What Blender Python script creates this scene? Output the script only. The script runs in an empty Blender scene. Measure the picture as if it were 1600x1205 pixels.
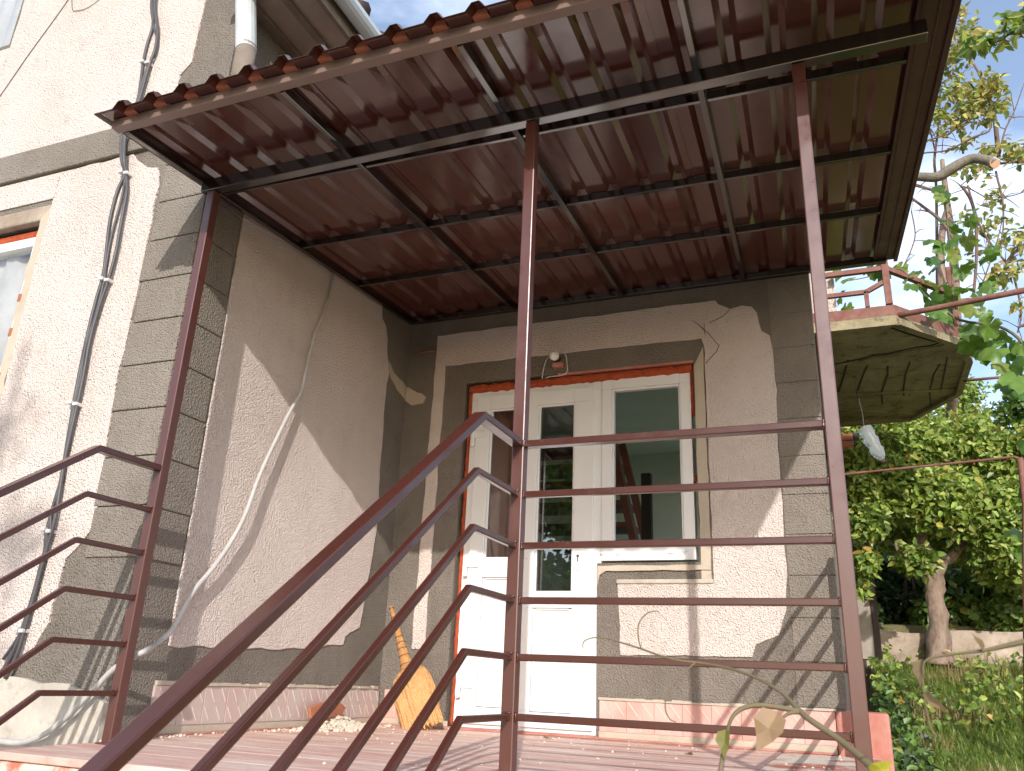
import bpy, bmesh, math, random
import numpy as np
from mathutils import Vector, Matrix, noise
random.seed(11)
rng = np.random.default_rng(5)
S = bpy.context.scene
COL = S.collection

# ---------------------------------------------------------------- camera
CAM = Vector((2.67455566, -4.62348224, 0.26763081))
RX = Vector((0.92927258, 0.36711189, 0.04100406))      # image right
RD = Vector((-0.08877167, 0.32968986, -0.93990648))    # image down
RF = Vector((-0.35856947, 0.86978932, 0.33896088))     # view direction
FPX = 1285.12
cd = bpy.data.cameras.new('camera')
cam = bpy.data.objects.new('camera', cd)
COL.objects.link(cam)
M = Matrix(((RX.x, -RD.x, -RF.x), (RX.y, -RD.y, -RF.y), (RX.z, -RD.z, -RF.z)))
cam.matrix_world = Matrix.Translation(CAM) @ M.to_4x4()
cd.sensor_width = 36.0
cd.lens = FPX / 1600 * 36.0
cd.clip_start = 0.05
cd.clip_end = 600
cd.dof.use_dof = True
cd.dof.focus_distance = 4.2
cd.dof.aperture_fstop = 11.0
S.camera = cam

# ---------------------------------------------------------------- sky, sun, exposure
SUNV = Vector((0.365, -1.0, 0.485)).normalized()
elev = math.asin(SUNV.z)
azim = math.atan2(SUNV.x, SUNV.y)
W_ = bpy.data.worlds.new("World")
S.world = W_
W_.use_nodes = True
nt = W_.node_tree
nt.nodes.clear()
wo = nt.nodes.new('ShaderNodeOutputWorld')
bg = nt.nodes.new('ShaderNodeBackground')
sky = nt.nodes.new('ShaderNodeTexSky')
sky.sky_type = 'NISHITA'
sky.sun_disc = False
sky.sun_elevation = elev
sky.sun_rotation = azim
sky.altitude = 300
sky.air_density = 1.0
sky.dust_density = 1.2
sky.ozone_density = 1.0
tc = nt.nodes.new('ShaderNodeTexCoord')
mp = nt.nodes.new('ShaderNodeMapping')
mp.inputs['Scale'].default_value = (1.0, 1.0, 2.6)
mp.inputs['Location'].default_value = (0.35, 0.2, 0.1)
nz = nt.nodes.new('ShaderNodeTexNoise')
nz.inputs['Scale'].default_value = 1.9
nz.inputs['Detail'].default_value = 7
nz.inputs['Roughness'].default_value = 0.55
rp = nt.nodes.new('ShaderNodeValToRGB')
rp.color_ramp.elements[0].position = 0.47
rp.color_ramp.elements[1].position = 0.84
rp.color_ramp.elements[0].color = (0.05, 0.05, 0.05, 1)
mx = nt.nodes.new('ShaderNodeMixRGB')
mx.inputs['Color2'].default_value = (9.0, 9.7, 11.2, 1)
nt.links.new(tc.outputs['Generated'], mp.inputs['Vector'])
nt.links.new(mp.outputs['Vector'], nz.inputs['Vector'])
nt.links.new(nz.outputs['Fac'], rp.inputs['Fac'])
nt.links.new(rp.outputs['Color'], mx.inputs['Fac'])
nt.links.new(sky.outputs['Color'], mx.inputs['Color1'])
nt.links.new(mx.outputs['Color'], bg.inputs['Color'])
bg.inputs['Strength'].default_value = 0.15
nt.links.new(bg.outputs['Background'], wo.inputs['Surface'])

sl = bpy.data.lights.new('sun', 'SUN')
sl.energy = 2.4
sl.angle = math.radians(0.55)
sl.color = (1.0, 0.955, 0.90)
sun = bpy.data.objects.new('sun', sl)
COL.objects.link(sun)
sun.rotation_euler = SUNV.to_track_quat('Z', 'Y').to_euler()
sun.location = (10, -20, 15)

S.view_settings.view_transform = 'Standard'
S.view_settings.look = 'None'
S.view_settings.exposure = 0.80
S.view_settings.gamma = 1.0
S.view_settings.use_curve_mapping = False
S.render.engine = 'CYCLES'

# ---------------------------------------------------------------- measuring helpers
def ray(u, v):
    return (RX * ((u - 800) / FPX) + RD * ((v - 602.5) / FPX) + RF)
def onY(u, v, y):
    d = ray(u, v); return CAM + d * ((y - CAM.y) / d.y)
def onX(u, v, x):
    d = ray(u, v); return CAM + d * ((x - CAM.x) / d.x)
def onZ(u, v, z):
    d = ray(u, v); return CAM + d * ((z - CAM.z) / d.z)
def far(u, v, dist):
    d = ray(u, v); return CAM + d * (dist / math.hypot(d.x, d.y))
def ss(a, b, x):
    t = max(0, min(1, (x - a) / (b - a))); return t * t * (3 - 2 * t)

# ---------------------------------------------------------------- object helpers
ORG = {}
def tag(o, label=None, cat=None, group=None, kind=None):
    if label: o['label'] = label
    if cat: o['category'] = cat
    if group: o['group'] = group
    if kind: o['kind'] = kind
    return o
def thing(name, loc, label, cat, group=None):
    o = bpy.data.objects.new(name, None)
    o.empty_display_size = 0.1
    COL.objects.link(o)
    o.location = loc
    ORG[o.name] = Vector(loc)
    return tag(o, label, cat, group)
class MB:
    def __init__(s): s.v = []; s.f = []; s.c = []
    def quad(s, *p):
        n = len(s.v); s.v += [tuple(q) for q in p]; s.f.append(tuple(range(n, n + len(p))))
    def box(s, x0, x1, y0, y1, z0, z1):
        n = len(s.v)
        s.v += [(x0, y0, z0), (x1, y0, z0), (x1, y1, z0), (x0, y1, z0), (x0, y0, z1), (x1, y0, z1), (x1, y1, z1), (x0, y1, z1)]
        s.f += [tuple(n + i for i in q) for q in ((0, 3, 2, 1), (4, 5, 6, 7), (0, 1, 5, 4), (1, 2, 6, 5), (2, 3, 7, 6), (3, 0, 4, 7))]
        return s
    def beam(s, p, q, w, h, up=(0, 0, 1)):
        p = Vector(p); q = Vector(q); d = (q - p).normalized(); up = Vector(up)
        sd = d.cross(up).normalized() * (w / 2); u = sd.cross(d).normalized() * (h / 2)
        n = len(s.v)
        for o in (p, q):
            s.v += [tuple(o - sd - u), tuple(o + sd - u), tuple(o + sd + u), tuple(o - sd + u)]
        s.f += [tuple(n + i for i in f) for f in ((0, 1, 2, 3), (7, 6, 5, 4), (0, 4, 5, 1), (1, 5, 6, 2), (2, 6, 7, 3), (3, 7, 4, 0))]
        return s
    def tube(s, pts, r, k=8, caps=True):
        pts = [Vector(p) for p in pts]
        if not hasattr(r, '__len__'): r = [r] * len(pts)
        n0 = len(s.v); pu = None
        for i, p in enumerate(pts):
            a = pts[max(i - 1, 0)]; b = pts[min(i + 1, len(pts) - 1)]
            d = (b - a)
            d = d.normalized() if d.length > 1e-9 else Vector((0, 0, 1))
            if pu is None:
                pu = d.orthogonal().normalized()
            u = (pu - d * pu.dot(d))
            u = u.normalized() if u.length > 1e-6 else d.orthogonal().normalized()
            pu = u; w = d.cross(u)
            for j in range(k):
                t = 2 * math.pi * j / k
                s.v.append(tuple(p + (u * math.cos(t) + w * math.sin(t)) * r[i]))
        for i in range(len(pts) - 1):
            for j in range(k):
                a = n0 + i * k + j; b = n0 + i * k + (j + 1) % k
                s.f.append((a, b, b + k, a + k))
        if caps:
            s.f.append(tuple(n0 + j for j in reversed(range(k))))
            m = n0 + (len(pts) - 1) * k
            s.f.append(tuple(m + j for j in range(k)))
        return s
    def prism(s, poly, fn, d0, d1):
        """poly in 2D, fn(a,b,d)->point; extruded between depths d0 and d1"""
        n = len(s.v); k = len(poly)
        for d in (d0, d1):
            s.v += [tuple(fn(a, b, d)) for a, b in poly]
        s.f.append(tuple(range(n, n + k)))
        s.f.append(tuple(n + k + i for i in reversed(range(k))))
        for i in range(k):
            j = (i + 1) % k
            s.f.append((n + j, n + i, n + k + i, n + k + j))
        return s
    def sweep(s, pts, fn, w, h):
        """mitred square bar: pts in 2D plane, fn(a,b,d)->3D, w out of plane, h in plane"""
        P = [Vector((a, b)) for a, b in pts]; L = []; Rr = []
        for i, p in enumerate(P):
            if i == 0: d = (P[1] - P[0]).normalized(); nn = Vector((-d.y, d.x)); k = 1
            elif i == len(P) - 1: d = (P[-1] - P[-2]).normalized(); nn = Vector((-d.y, d.x)); k = 1
            else:
                d0 = (P[i] - P[i - 1]).normalized(); d1 = (P[i + 1] - P[i]).normalized()
                n0 = Vector((-d0.y, d0.x)); n1 = Vector((-d1.y, d1.x)); nn = (n0 + n1).normalized(); k = 1 / max(0.3, nn.dot(n0))
            L.append(p + nn * (h / 2 * k)); Rr.append(p - nn * (h / 2 * k))
        n = len(s.v); N = len(P)
        for i in range(N):
            for q, d in ((L[i], -w / 2), (L[i], w / 2), (Rr[i], w / 2), (Rr[i], -w / 2)):
                s.v.append(tuple(fn(q.x, q.y, d)))
        for i in range(N - 1):
            for j in range(4):
                a = n + i * 4 + j; b = n + i * 4 + (j + 1) % 4
                s.f.append((a, b, b + 4, a + 4))
        s.f.append((n + 3, n + 2, n + 1, n)); m = n + (N - 1) * 4; s.f.append((m, m + 1, m + 2, m + 3))
        return s
    def build(s, name, mat, parent=None, org=None, bevel=0, smooth=False, seg=2, fix=True, colors=None):
        if parent is not None: o0 = ORG[parent.name]
        else: o0 = Vector(org) if org is not None else Vector((0, 0, 0))
        me = bpy.data.meshes.new(name)
        vv = np.array(s.v, dtype=float).reshape(-1, 3) - np.array(o0)
        me.from_pydata(vv.tolist(), [], s.f)
        if fix:
            b = bmesh.new(); b.from_mesh(me)
            bmesh.ops.recalc_face_normals(b, faces=b.faces)
            b.to_mesh(me); b.free()
        if colors is not None:
            ca = me.color_attributes.new('tint', 'FLOAT_COLOR', 'POINT')
            ca.data.foreach_set('color', np.asarray(colors, dtype=np.float32).ravel())
        me.materials.append(mat)
        if smooth: me.polygons.foreach_set('use_smooth', [True] * len(me.polygons))
        ob = bpy.data.objects.new(name, me)
        COL.objects.link(ob)
        if parent is not None: ob.parent = parent
        else: ob.location = o0
        ORG[ob.name] = o0
        if bevel:
            bm_ = ob.modifiers.new('bevel', 'BEVEL'); bm_.width = bevel; bm_.segments = seg; bm_.limit_method = 'ANGLE'; bm_.angle_limit = math.radians(35)
        return ob
def clone(o, parent, off=(0, 0, 0), name=None):
    c = o.copy(); COL.objects.link(c)
    c.parent = parent
    c.location = o.location + Vector(off)
    ORG[c.name] = ORG[o.name] + Vector(off)
    return c
FY = lambda a, b, d: (a, d, b)       # polygon in x,z ; depth y
FX = lambda a, b, d: (d, a, b)       # polygon in y,z ; depth x
FZ = lambda a, b, d: (a, b, d)       # polygon in x,y ; depth z

# ---------------------------------------------------------------- materials
class NT:
    def __init__(s, name):
        s.m = bpy.data.materials.new(name); s.m.use_nodes = True
        s.t = s.m.node_tree; s.t.nodes.clear()
        s.out = s.n('ShaderNodeOutputMaterial')
        g = s.n('ShaderNodeNewGeometry'); s.pos = g.outputs['Position']; s.geo = g
    def n(s, t, **k):
        x = s.t.nodes.new(t)
        for a, b in k.items(): setattr(x, a, b)
        return x
    def l(s, a, b): s.t.links.new(a, b)
    def noise(s, scale, detail=4, rough=0.55, vec=None, dist=0):
        x = s.n('ShaderNodeTexNoise'); x.inputs['Scale'].default_value = scale; x.inputs['Detail'].default_value = detail
        x.inputs['Roughness'].default_value = rough; x.inputs['Distortion'].default_value = dist
        s.l(vec or s.pos, x.inputs['Vector']); return x.outputs['Fac']
    def vor(s, scale, feature='F1', vec=None):
        x = s.n('ShaderNodeTexVoronoi'); x.feature = feature; x.inputs['Scale'].default_value = scale
        s.l(vec or s.pos, x.inputs['Vector']); return x.outputs['Distance']
    def ramp(s, fac, p0, p1, c0=(0, 0, 0), c1=(1, 1, 1)):
        x = s.n('ShaderNodeValToRGB'); e = x.color_ramp.elements
        e[0].position = p0; e[1].position = p1; e[0].color = (*c0, 1); e[1].color = (*c1, 1)
        s.l(fac, x.inputs['Fac']); return x.outputs['Color']
    def mix(s, fac, a, b, mode='MIX'):
        x = s.n('ShaderNodeMixRGB', blend_type=mode)
        for sock, val in (('Fac', fac), ('Color1', a), ('Color2', b)):
            if isinstance(val, (int, float)): x.inputs[sock].default_value = val
            elif isinstance(val, tuple): x.inputs[sock].default_value = (*val, 1)
            else: s.l(val, x.inputs[sock])
        return x.outputs['Color']
    def math(s, op, a, b):
        x = s.n('ShaderNodeMath', operation=op)
        for i, val in enumerate((a, b)):
            if isinstance(val, (int, float)): x.inputs[i].default_value = val
            else: s.l(val, x.inputs[i])
        return x.outputs[0]
    def mapped(s, sc=(1, 1, 1), rot=(0, 0, 0)):
        x = s.n('ShaderNodeMapping'); x.inputs['Scale'].default_value = sc; x.inputs['Rotation'].default_value = rot
        s.l(s.pos, x.inputs['Vector']); return x.outputs['Vector']
    def bump(s, h, strength, dist, prev=None):
        x = s.n('ShaderNodeBump'); x.inputs['Strength'].default_value = strength; x.inputs['Distance'].default_value = dist
        s.l(h, x.inputs['Height'])
        if prev: s.l(prev, x.inputs['Normal'])
        return x.outputs['Normal']
    def bsdf(s, col, rough=0.6, normal=None, spec=0.5, metal=0.0, coat=0.0, ior=1.5):
        x = s.n('ShaderNodeBsdfPrincipled'); x.inputs['IOR'].default_value = ior
        if isinstance(col, tuple): x.inputs['Base Color'].default_value = (*col, 1)
        else: s.l(col, x.inputs['Base Color'])
        if isinstance(rough, (int, float)): x.inputs['Roughness'].default_value = rough
        else: s.l(rough, x.inputs['Roughness'])
        x.inputs['Specular IOR Level'].default_value = spec
        x.inputs['Metallic'].default_value = metal
        x.inputs['Coat Weight'].default_value = coat
        if normal: s.l(normal, x.inputs['Normal'])
        s.l(x.outputs[0], s.out.inputs['Surface'])
        return x

def m_stucco(name, c0, c1, dirt=(0.2, 0.18, 0.15), amt=0.35, bump=1.0, grain=118):
    t = NT(name)
    big = t.noise(1.6, 5, 0.6)
    col = t.mix(t.ramp(big, 0.35, 0.68), c0, c1)
    med = t.ramp(t.noise(7, 5, 0.65), 0.55, 0.78)
    col = t.mix(t.math('MULTIPLY', med, amt), col, dirt)
    st = t.ramp(t.noise(3.2, 5, 0.65, t.mapped((1.6, 1.6, 0.16))), 0.52, 0.74)
    col = t.mix(t.math('MULTIPLY', st, amt * 0.55), col, dirt)
    pits = t.ramp(t.noise(grain * 0.55, 3, 0.6), 0.66, 0.75)
    col = t.mix(t.math('MULTIPLY', pits, 0.42), col, dirt)
    g1 = t.noise(grain, 2, 0.5)
    g2 = t.vor(grain * 1.25, 'SMOOTH_F1')
    h = t.math('ADD', t.math('MULTIPLY', g1, 1.0), t.math('MULTIPLY', g2, 0.7))
    nb = t.bump(h, 1.0 * bump, 0.0145)
    nb = t.bump(t.noise(9, 4, 0.6), 0.35, 0.012, nb)
    t.bsdf(col, 0.92, nb, 0.2)
    return t.m
def m_concrete(name, c0, c1, c2=(0.12, 0.11, 0.09), scale=5, amt=0.5, bump=0.5, rough=0.88):
    t = NT(name)
    col = t.mix(t.ramp(t.noise(scale, 6, 0.65), 0.35, 0.68), c0, c1)
    col = t.mix(t.math('MULTIPLY', t.ramp(t.noise(scale * 2.7, 6, 0.7), 0.52, 0.7), amt), col, c2)
    nb = t.bump(t.noise(60, 5, 0.65), bump, 0.006)
    nb = t.bump(t.noise(8, 4, 0.6), bump * 0.6, 0.015, nb)
    t.bsdf(col, rough, nb, 0.25)
    return t.m
def m_paint(name, c, rough=0.3, wear=0.25, cw=(0.2, 0.1, 0.08), bump=0.12, ior=1.9):
    t = NT(name)
    col = t.mix(t.math('MULTIPLY', t.ramp(t.noise(4, 5, 0.6), 0.45, 0.8), wear), c, cw)
    r = t.ramp(t.noise(11, 4, 0.6), 0.3, 0.8, (rough * 0.75,) * 3, (min(1, rough * 1.5),) * 3)
    nb = t.bump(t.noise(130, 2, 0.5), bump, 0.0012)
    nb = t.bump(t.noise(14, 2, 0.5), bump, 0.004, nb)
    t.bsdf(col, r, nb, 0.5, ior=ior)
    return t.m
def m_plain(name, c, rough=0.5, c1=None, scale=6, bump=0.15, spec=0.4):
    t = NT(name)
    c1 = c1 or tuple(x * 0.75 for x in c)
    col = t.mix(t.ramp(t.noise(scale, 5, 0.6), 0.35, 0.7), c, c1)
    nb = t.bump(t.noise(scale * 8, 4, 0.6), bump, 0.004)
    t.bsdf(col, rough, nb, spec)
    return t.m
def m_leaf(name, trans=0.35, rough=0.38, mul=1.0):
    t = NT(name)
    a = t.n('ShaderNodeAttribute'); a.attribute_name = 'tint'
    oi = t.n('ShaderNodeObjectInfo')
    col = t.mix(t.ramp(t.noise(25, 3, 0.6), 0.3, 0.75), a.outputs['Color'], t.mix(0.35, a.outputs['Color'], (0.03, 0.045, 0.01)))
    b = t.n('ShaderNodeBsdfPrincipled'); b.inputs['Roughness'].default_value = rough; b.inputs['Specular IOR Level'].default_value = 0.35
    t.l(col, b.inputs['Base Color'])
    tr = t.n('ShaderNodeBsdfTranslucent')
    t.l(t.mix(0.55, col, t.mix(1.0, col, (1.6, 1.7, 0.6), 'MULTIPLY')), tr.inputs['Color'])
    m = t.n('ShaderNodeMixShader'); m.inputs[0].default_value = trans
    t.l(b.outputs[0], m.inputs[1]); t.l(tr.outputs[0], m.inputs[2]); t.l(m.outputs[0], t.out.inputs['Surface'])
    return t.m
def m_bark(name, c0, c1):
    t = NT(name)
    col = t.mix(t.ramp(t.noise(18, 6, 0.7, t.mapped((1, 1, 0.35))), 0.35, 0.68), c0, c1)
    nb = t.bump(t.noise(32, 5, 0.7, t.mapped((1, 1, 0.3))), 0.9, 0.02)
    t.bsdf(col, 0.9, nb, 0.2)
    return t.m
def m_glass(name, ior=1.85, tint=(0.75, 0.8, 0.78)):
    t = NT(name)
    lw = t.n('ShaderNodeLayerWeight'); lw.inputs['Blend'].default_value = 0.5
    f0 = ((ior - 1) / (ior + 1)) ** 2
    fr = t.math('ADD', t.math('MULTIPLY', t.math('POWER', lw.outputs['Facing'], 5.0), 1 - f0), f0)
    g = t.n('ShaderNodeBsdfGlossy'); g.inputs['Roughness'].default_value = 0.005
    g.inputs['Color'].default_value = (0.95, 0.97, 1, 1)
    tr = t.n('ShaderNodeBsdfTransparent'); tr.inputs['Color'].default_value = (*tint, 1)
    nb = t.bump(t.noise(2.0, 2, 0.5), 0.04, 0.01); t.l(nb, g.inputs['Normal'])
    m = t.n('ShaderNodeMixShader'); t.l(fr, m.inputs[0]); t.l(tr.outputs[0], m.inputs[1]); t.l(g.outputs[0], m.inputs[2])
    t.l(m.outputs[0], t.out.inputs['Surface'])
    return t.m

MT = {}
MT['white_stucco'] = m_stucco('white_stucco', (0.675, 0.575, 0.52), (0.755, 0.655, 0.60), (0.42, 0.33, 0.28), 0.25)
MT['grey_stucco'] = m_stucco('grey_stucco', (0.185, 0.158, 0.132), (0.25, 0.218, 0.186), (0.11, 0.095, 0.08), 0.45, 0.9)
MT['quoin'] = m_stucco('quoin', (0.215, 0.184, 0.154), (0.285, 0.25, 0.215), (0.14, 0.12, 0.10), 0.35, 0.85)
MT['concrete'] = m_concrete('concrete', (0.42, 0.38, 0.32), (0.55, 0.50, 0.43), (0.22, 0.2, 0.17))
MT['old_concrete'] = m_concrete('old_concrete', (0.25, 0.21, 0.13), (0.40, 0.34, 0.23), (0.06, 0.055, 0.03), 3.5, 0.85, 0.9)
MT['yard'] = m_concrete('yard', (0.52, 0.48, 0.43), (0.62, 0.58, 0.52), (0.35, 0.32, 0.28), 1.2, 0.4, 0.3)
MT['garden_concrete'] = m_concrete('garden_concrete', (0.30, 0.235, 0.18), (0.50, 0.41, 0.33), (0.12, 0.11, 0.06), 3, 0.6, 0.8)
MT['plaster'] = m_concrete('plaster', (0.45, 0.38, 0.30), (0.52, 0.45, 0.36), (0.33, 0.28, 0.22), 4, 0.4, 0.25)
MT['brown_paint'] = m_paint('brown_paint', (0.086, 0.025, 0.0175), 0.34, 0.15, (0.115, 0.042, 0.034), 0.04, 1.7)
MT['rail_paint'] = m_paint('rail_paint', (0.066, 0.0195, 0.0135), 0.22, 0.15, (0.085, 0.03, 0.022), 0.02, 1.58)
MT['primer'] = m_paint('primer', (0.20, 0.135, 0.115), 0.35, 0.3, (0.26, 0.20, 0.18), 0.03, 1.5)  # paler version of the brown paint, the light on it put into its colour
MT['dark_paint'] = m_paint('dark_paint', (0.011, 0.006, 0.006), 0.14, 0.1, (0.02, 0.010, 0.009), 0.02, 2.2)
MT['sheet'] = m_paint('sheet', (0.078, 0.022, 0.017), 0.15, 0.12, (0.09, 0.030, 0.024), 0.010, 1.78)
MT['verge'] = m_paint('verge', (0.065, 0.030, 0.024), 0.35, 0.2, (0.09, 0.045, 0.04), 0.05, 1.35)
MT['filler'] = m_plain('filler', (0.42, 0.15, 0.085), 0.8, (0.33, 0.10, 0.06), 20, 0.3)  # orange of the lit rib interiors, given as a colour
MT['foam'] = m_plain('foam', (0.46, 0.085, 0.025), 0.85, (0.28, 0.045, 0.018), 28, 1.0)
MT['pvc'] = m_plain('pvc', (0.80, 0.80, 0.80), 0.28, (0.75, 0.75, 0.755), 2, 0.03, 0.5)
MT['pvc_dark'] = m_plain('pvc_dark', (0.10, 0.10, 0.10), 0.5)
MT['glass'] = m_glass('glass', 1.6, (0.88, 0.885, 0.88))
MT['door_glass'] = m_glass('door_glass', 2.3, (0.70, 0.68, 0.65))
MT['brown_board'] = m_plain('brown_board', (0.55, 0.27, 0.19), 0.6, (0.45, 0.20, 0.14), 9)  # brown of a reflection in the door glass, given as a colour
MT['room_wall'] = m_plain('room_wall', (0.66, 0.72, 0.65), 0.9, (0.58, 0.64, 0.58), 2)
MT['stair_wood'] = m_plain('stair_wood', (0.20, 0.08, 0.05), 0.5, (0.13, 0.05, 0.035), 8)
MT['dark_wood'] = m_plain('dark_wood', (0.03, 0.025, 0.022), 0.7)
MT['galv'] = m_plain('galv', (0.55, 0.58, 0.58), 0.38, (0.45, 0.48, 0.49), 9, 0.1, 0.6)
MT['gutter'] = m_plain('gutter', (0.68, 0.74, 0.78), 0.4, (0.6, 0.66, 0.7), 4)
MT['soffit'] = m_plain('soffit', (0.46, 0.36, 0.30), 0.85, (0.38, 0.29, 0.24), 6)
MT['eave_wood'] = m_plain('eave_wood', (0.27, 0.22, 0.18), 0.85, (0.18, 0.14, 0.11), 10)
MT['roof_tile'] = m_plain('roof_tile', (0.06, 0.035, 0.03), 0.6)
MT['cable'] = m_plain('cable', (0.085, 0.08, 0.085), 0.42)
MT['clip'] = m_plain('clip', (0.7, 0.68, 0.66), 0.5)
MT['conduit'] = m_plain('conduit', (0.50, 0.48, 0.46), 0.5, (0.42, 0.40, 0.385), 8)
MT['bulb'] = m_plain('bulb', (0.86, 0.84, 0.80), 0.3, (0.8, 0.78, 0.74), 3, 0.02)
MT['red_brick'] = m_plain('red_brick', (0.42, 0.16, 0.08), 0.9, (0.30, 0.10, 0.05), 7, 0.6)
MT['mortar'] = m_plain('mortar', (0.35, 0.30, 0.25), 0.95)
MT['rust'] = m_plain('rust', (0.17, 0.062, 0.045), 0.75, (0.24, 0.125, 0.10), 14, 0.5)
MT['rubble'] = m_concrete('rubble', (0.55, 0.47, 0.37), (0.66, 0.58, 0.47), (0.4, 0.33, 0.26), 20)
MT['clay'] = m_plain('clay', (0.45, 0.17, 0.09), 0.9)
MT['broom'] = m_plain('broom', (0.56, 0.29, 0.11), 0.75, (0.36, 0.165, 0.055), 55, 0.9)
MT['straw'] = m_plain('straw', (0.66, 0.40, 0.17), 0.7, (0.40, 0.19, 0.06), 160, 0.3)
MT['broom_tie'] = m_plain('broom_tie', (0.16, 0.09, 0.05), 0.8)
MT['leaf'] = m_leaf('leaf', 0.27)
MT['bark'] = m_bark('bark', (0.20, 0.135, 0.10), (0.36, 0.275, 0.22))
MT['grey_bark'] = m_bark('grey_bark', (0.15, 0.13, 0.10), (0.26, 0.23, 0.19))
MT['twig'] = m_plain('twig', (0.17, 0.11, 0.085), 0.8)
MT['vine_stem'] = m_plain('vine_stem', (0.17, 0.125, 0.075), 0.7, (0.12, 0.11, 0.05), 14)
MT['cut_wood'] = m_plain('cut_wood', (0.55, 0.33, 0.2), 0.9)
MT['red_paint'] = m_plain('red_paint', (0.40, 0.135, 0.10), 0.7, (0.50, 0.26, 0.21), 7, 0.4)
# worn pink floor paint over pale screed
t = NT('floor_paint')
vx = t.mapped((0.8, 5, 1))
pk = t.mix(t.ramp(t.noise(3, 6, 0.65, vx), 0.35, 0.7), (0.58, 0.29, 0.235), (0.68, 0.45, 0.38))
worn = t.ramp(t.noise(2.2, 6, 0.7, vx), 0.44, 0.60)
pk = t.mix(t.math('MULTIPLY', worn, 0.75), pk, (0.74, 0.64, 0.56))
pk = t.mix(t.math('MULTIPLY', t.ramp(t.noise(16, 5, 0.7), 0.6, 0.72), 0.5), pk, (0.22, 0.13, 0.10))
t.bsdf(pk, 0.6, t.bump(t.noise(45, 5, 0.65), 0.35, 0.005), 0.4)
MT['floor_paint'] = t.m
# platform edge: bare cement with red paint remains
t = NT('platform_edge')
cc = t.mix(t.ramp(t.noise(4, 6, 0.65), 0.35, 0.7), (0.62, 0.54, 0.45), (0.70, 0.63, 0.54))
cc = t.mix(t.ramp(t.noise(3.1, 5, 0.7), 0.47, 0.56), cc, (0.45, 0.16, 0.11))
t.bsdf(cc, 0.8, t.bump(t.noise(50, 5, 0.65), 0.5, 0.006), 0.3)
MT['platform_edge'] = t.m
# plinth tile: pink on one side, dusty grey in patches
t = NT('tile_pink')
cc = t.mix(t.ramp(t.noise(5, 5, 0.6), 0.3, 0.72), (0.56, 0.285, 0.235), (0.64, 0.40, 0.35))
cc = t.mix(t.math('MULTIPLY', t.ramp(t.noise(2.4, 5, 0.65), 0.47, 0.62), 0.6), cc, (0.56, 0.50, 0.45))
t.bsdf(cc, 0.55, t.bump(t.noise(60, 4, 0.6), 0.2, 0.004), 0.4)
MT['tile_pink'] = t.m
t = NT('tile_dusty')
cc = t.mix(t.ramp(t.noise(5, 5, 0.6), 0.35, 0.66), (0.50, 0.44, 0.39), (0.50, 0.35, 0.32))
t.bsdf(cc, 0.6, t.bump(t.noise(60, 4, 0.6), 0.2, 0.004), 0.4)
MT['tile_dusty'] = t.m
MT['grout'] = m_plain('grout', (0.72, 0.60, 0.53), 0.85)
# ground: soil and dry grass
t = NT('soil')
cc = t.mix(t.ramp(t.noise(0.8, 7, 0.65), 0.35, 0.65), (0.13, 0.15, 0.05), (0.26, 0.205, 0.115))
cc = t.mix(t.math('MULTIPLY', t.ramp(t.noise(7, 6, 0.7), 0.5, 0.7), 0.6), cc, (0.30, 0.245, 0.14))
t.bsdf(cc, 0.95, t.bump(t.noise(20, 6, 0.7), 0.8, 0.04), 0.15)
MT['soil'] = t.m
# ribbed translucent bottle
t = NT('bottle')
b = t.bsdf((0.66, 0.70, 0.72), 0.22, t.bump(t.noise(35, 3, 0.6), 0.5, 0.01), 0.5)
b.inputs['Transmission Weight'].default_value = 0.75
b.inputs['IOR'].default_value = 1.2
MT['bottle'] = t.m
MT['dark_brown'] = m_plain('dark_brown', (0.05, 0.03, 0.025), 0.7)

# ================================================================ GROUND
def hgt(x, y):
    # garden to the right of the house climbs away from the camera; the yard in front lies low
    k = [(-60, -1.7), (-12, -1.35), (-5, -1.25), (-2.2, -0.85), (-0.2, -0.34), (1.2, -0.16), (2.6, 0.14), (4.45, 0.55), (4.75, 0.95), (7, 1.25), (12, 1.7), (40, 5), (90, 11)]
    def pl(y):
        if y <= k[0][0]: return k[0][1]
        for (a, b), (c, d) in zip(k, k[1:]):
            if y <= c: return b + (d - b) * (y - a) / (c - a)
        return k[-1][1]
    r = pl(y)
    l = -1.25 if y < 3 else -1.25 + (pl(y) + 1.25) * ss(3, 12, y)
    l = min(l, r) if y < -5 else l
    w = ss(2.62, 2.80, x) if y > -2.6 else ss(1.7, 3.0, x)
    n = 0.04 * noise.noise(Vector((x * 0.8, y * 0.8, 0)))
    return l + (r - l) * w + n
xs = sorted(set([-90, -60, -40, -25, -15, -10, -7, -5] + [round(-4 + i * 0.5, 2) for i in range(12)] + [round(2 + i * 0.1, 2) for i in range(12)] + [round(3.2 + 0.3 * i, 2) for i in range(30)] + [14, 18, 25, 40, 60, 90]))
ys = sorted(set([-60, -40, -25, -16, -12, -9, -7, -6] + [round(-5.5 + 0.25 * i, 2) for i in range(40)] + [4.45, 4.75, 5, 5.6, 6.5, 8, 10, 13, 17, 25, 40, 60, 90]))
g = MB()
for y in ys:
    for x in xs: g.v.append((x, y, hgt(x, y)))
nx = len(xs)
for j in range(len(ys) - 1):
    for i in range(nx - 1):
        a = j * nx + i; g.f.append((a, a + 1, a + nx + 1, a + nx))
tag(g.build('ground', MT['soil'], smooth=True), 'sloping garden ground of dry soil and grass around the house', 'ground', kind='structure')

# ================================================================ HOUSE
house = thing('house', (-0.9, 0.9, -1.25), 'cream roughcast house with grey painted corner stones behind the porch', 'house')
SX = 0.0                    # face of the side quoins
WX, WY = SX - 0.009, -2.048        # base planes of the wing's side and front wall

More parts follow.
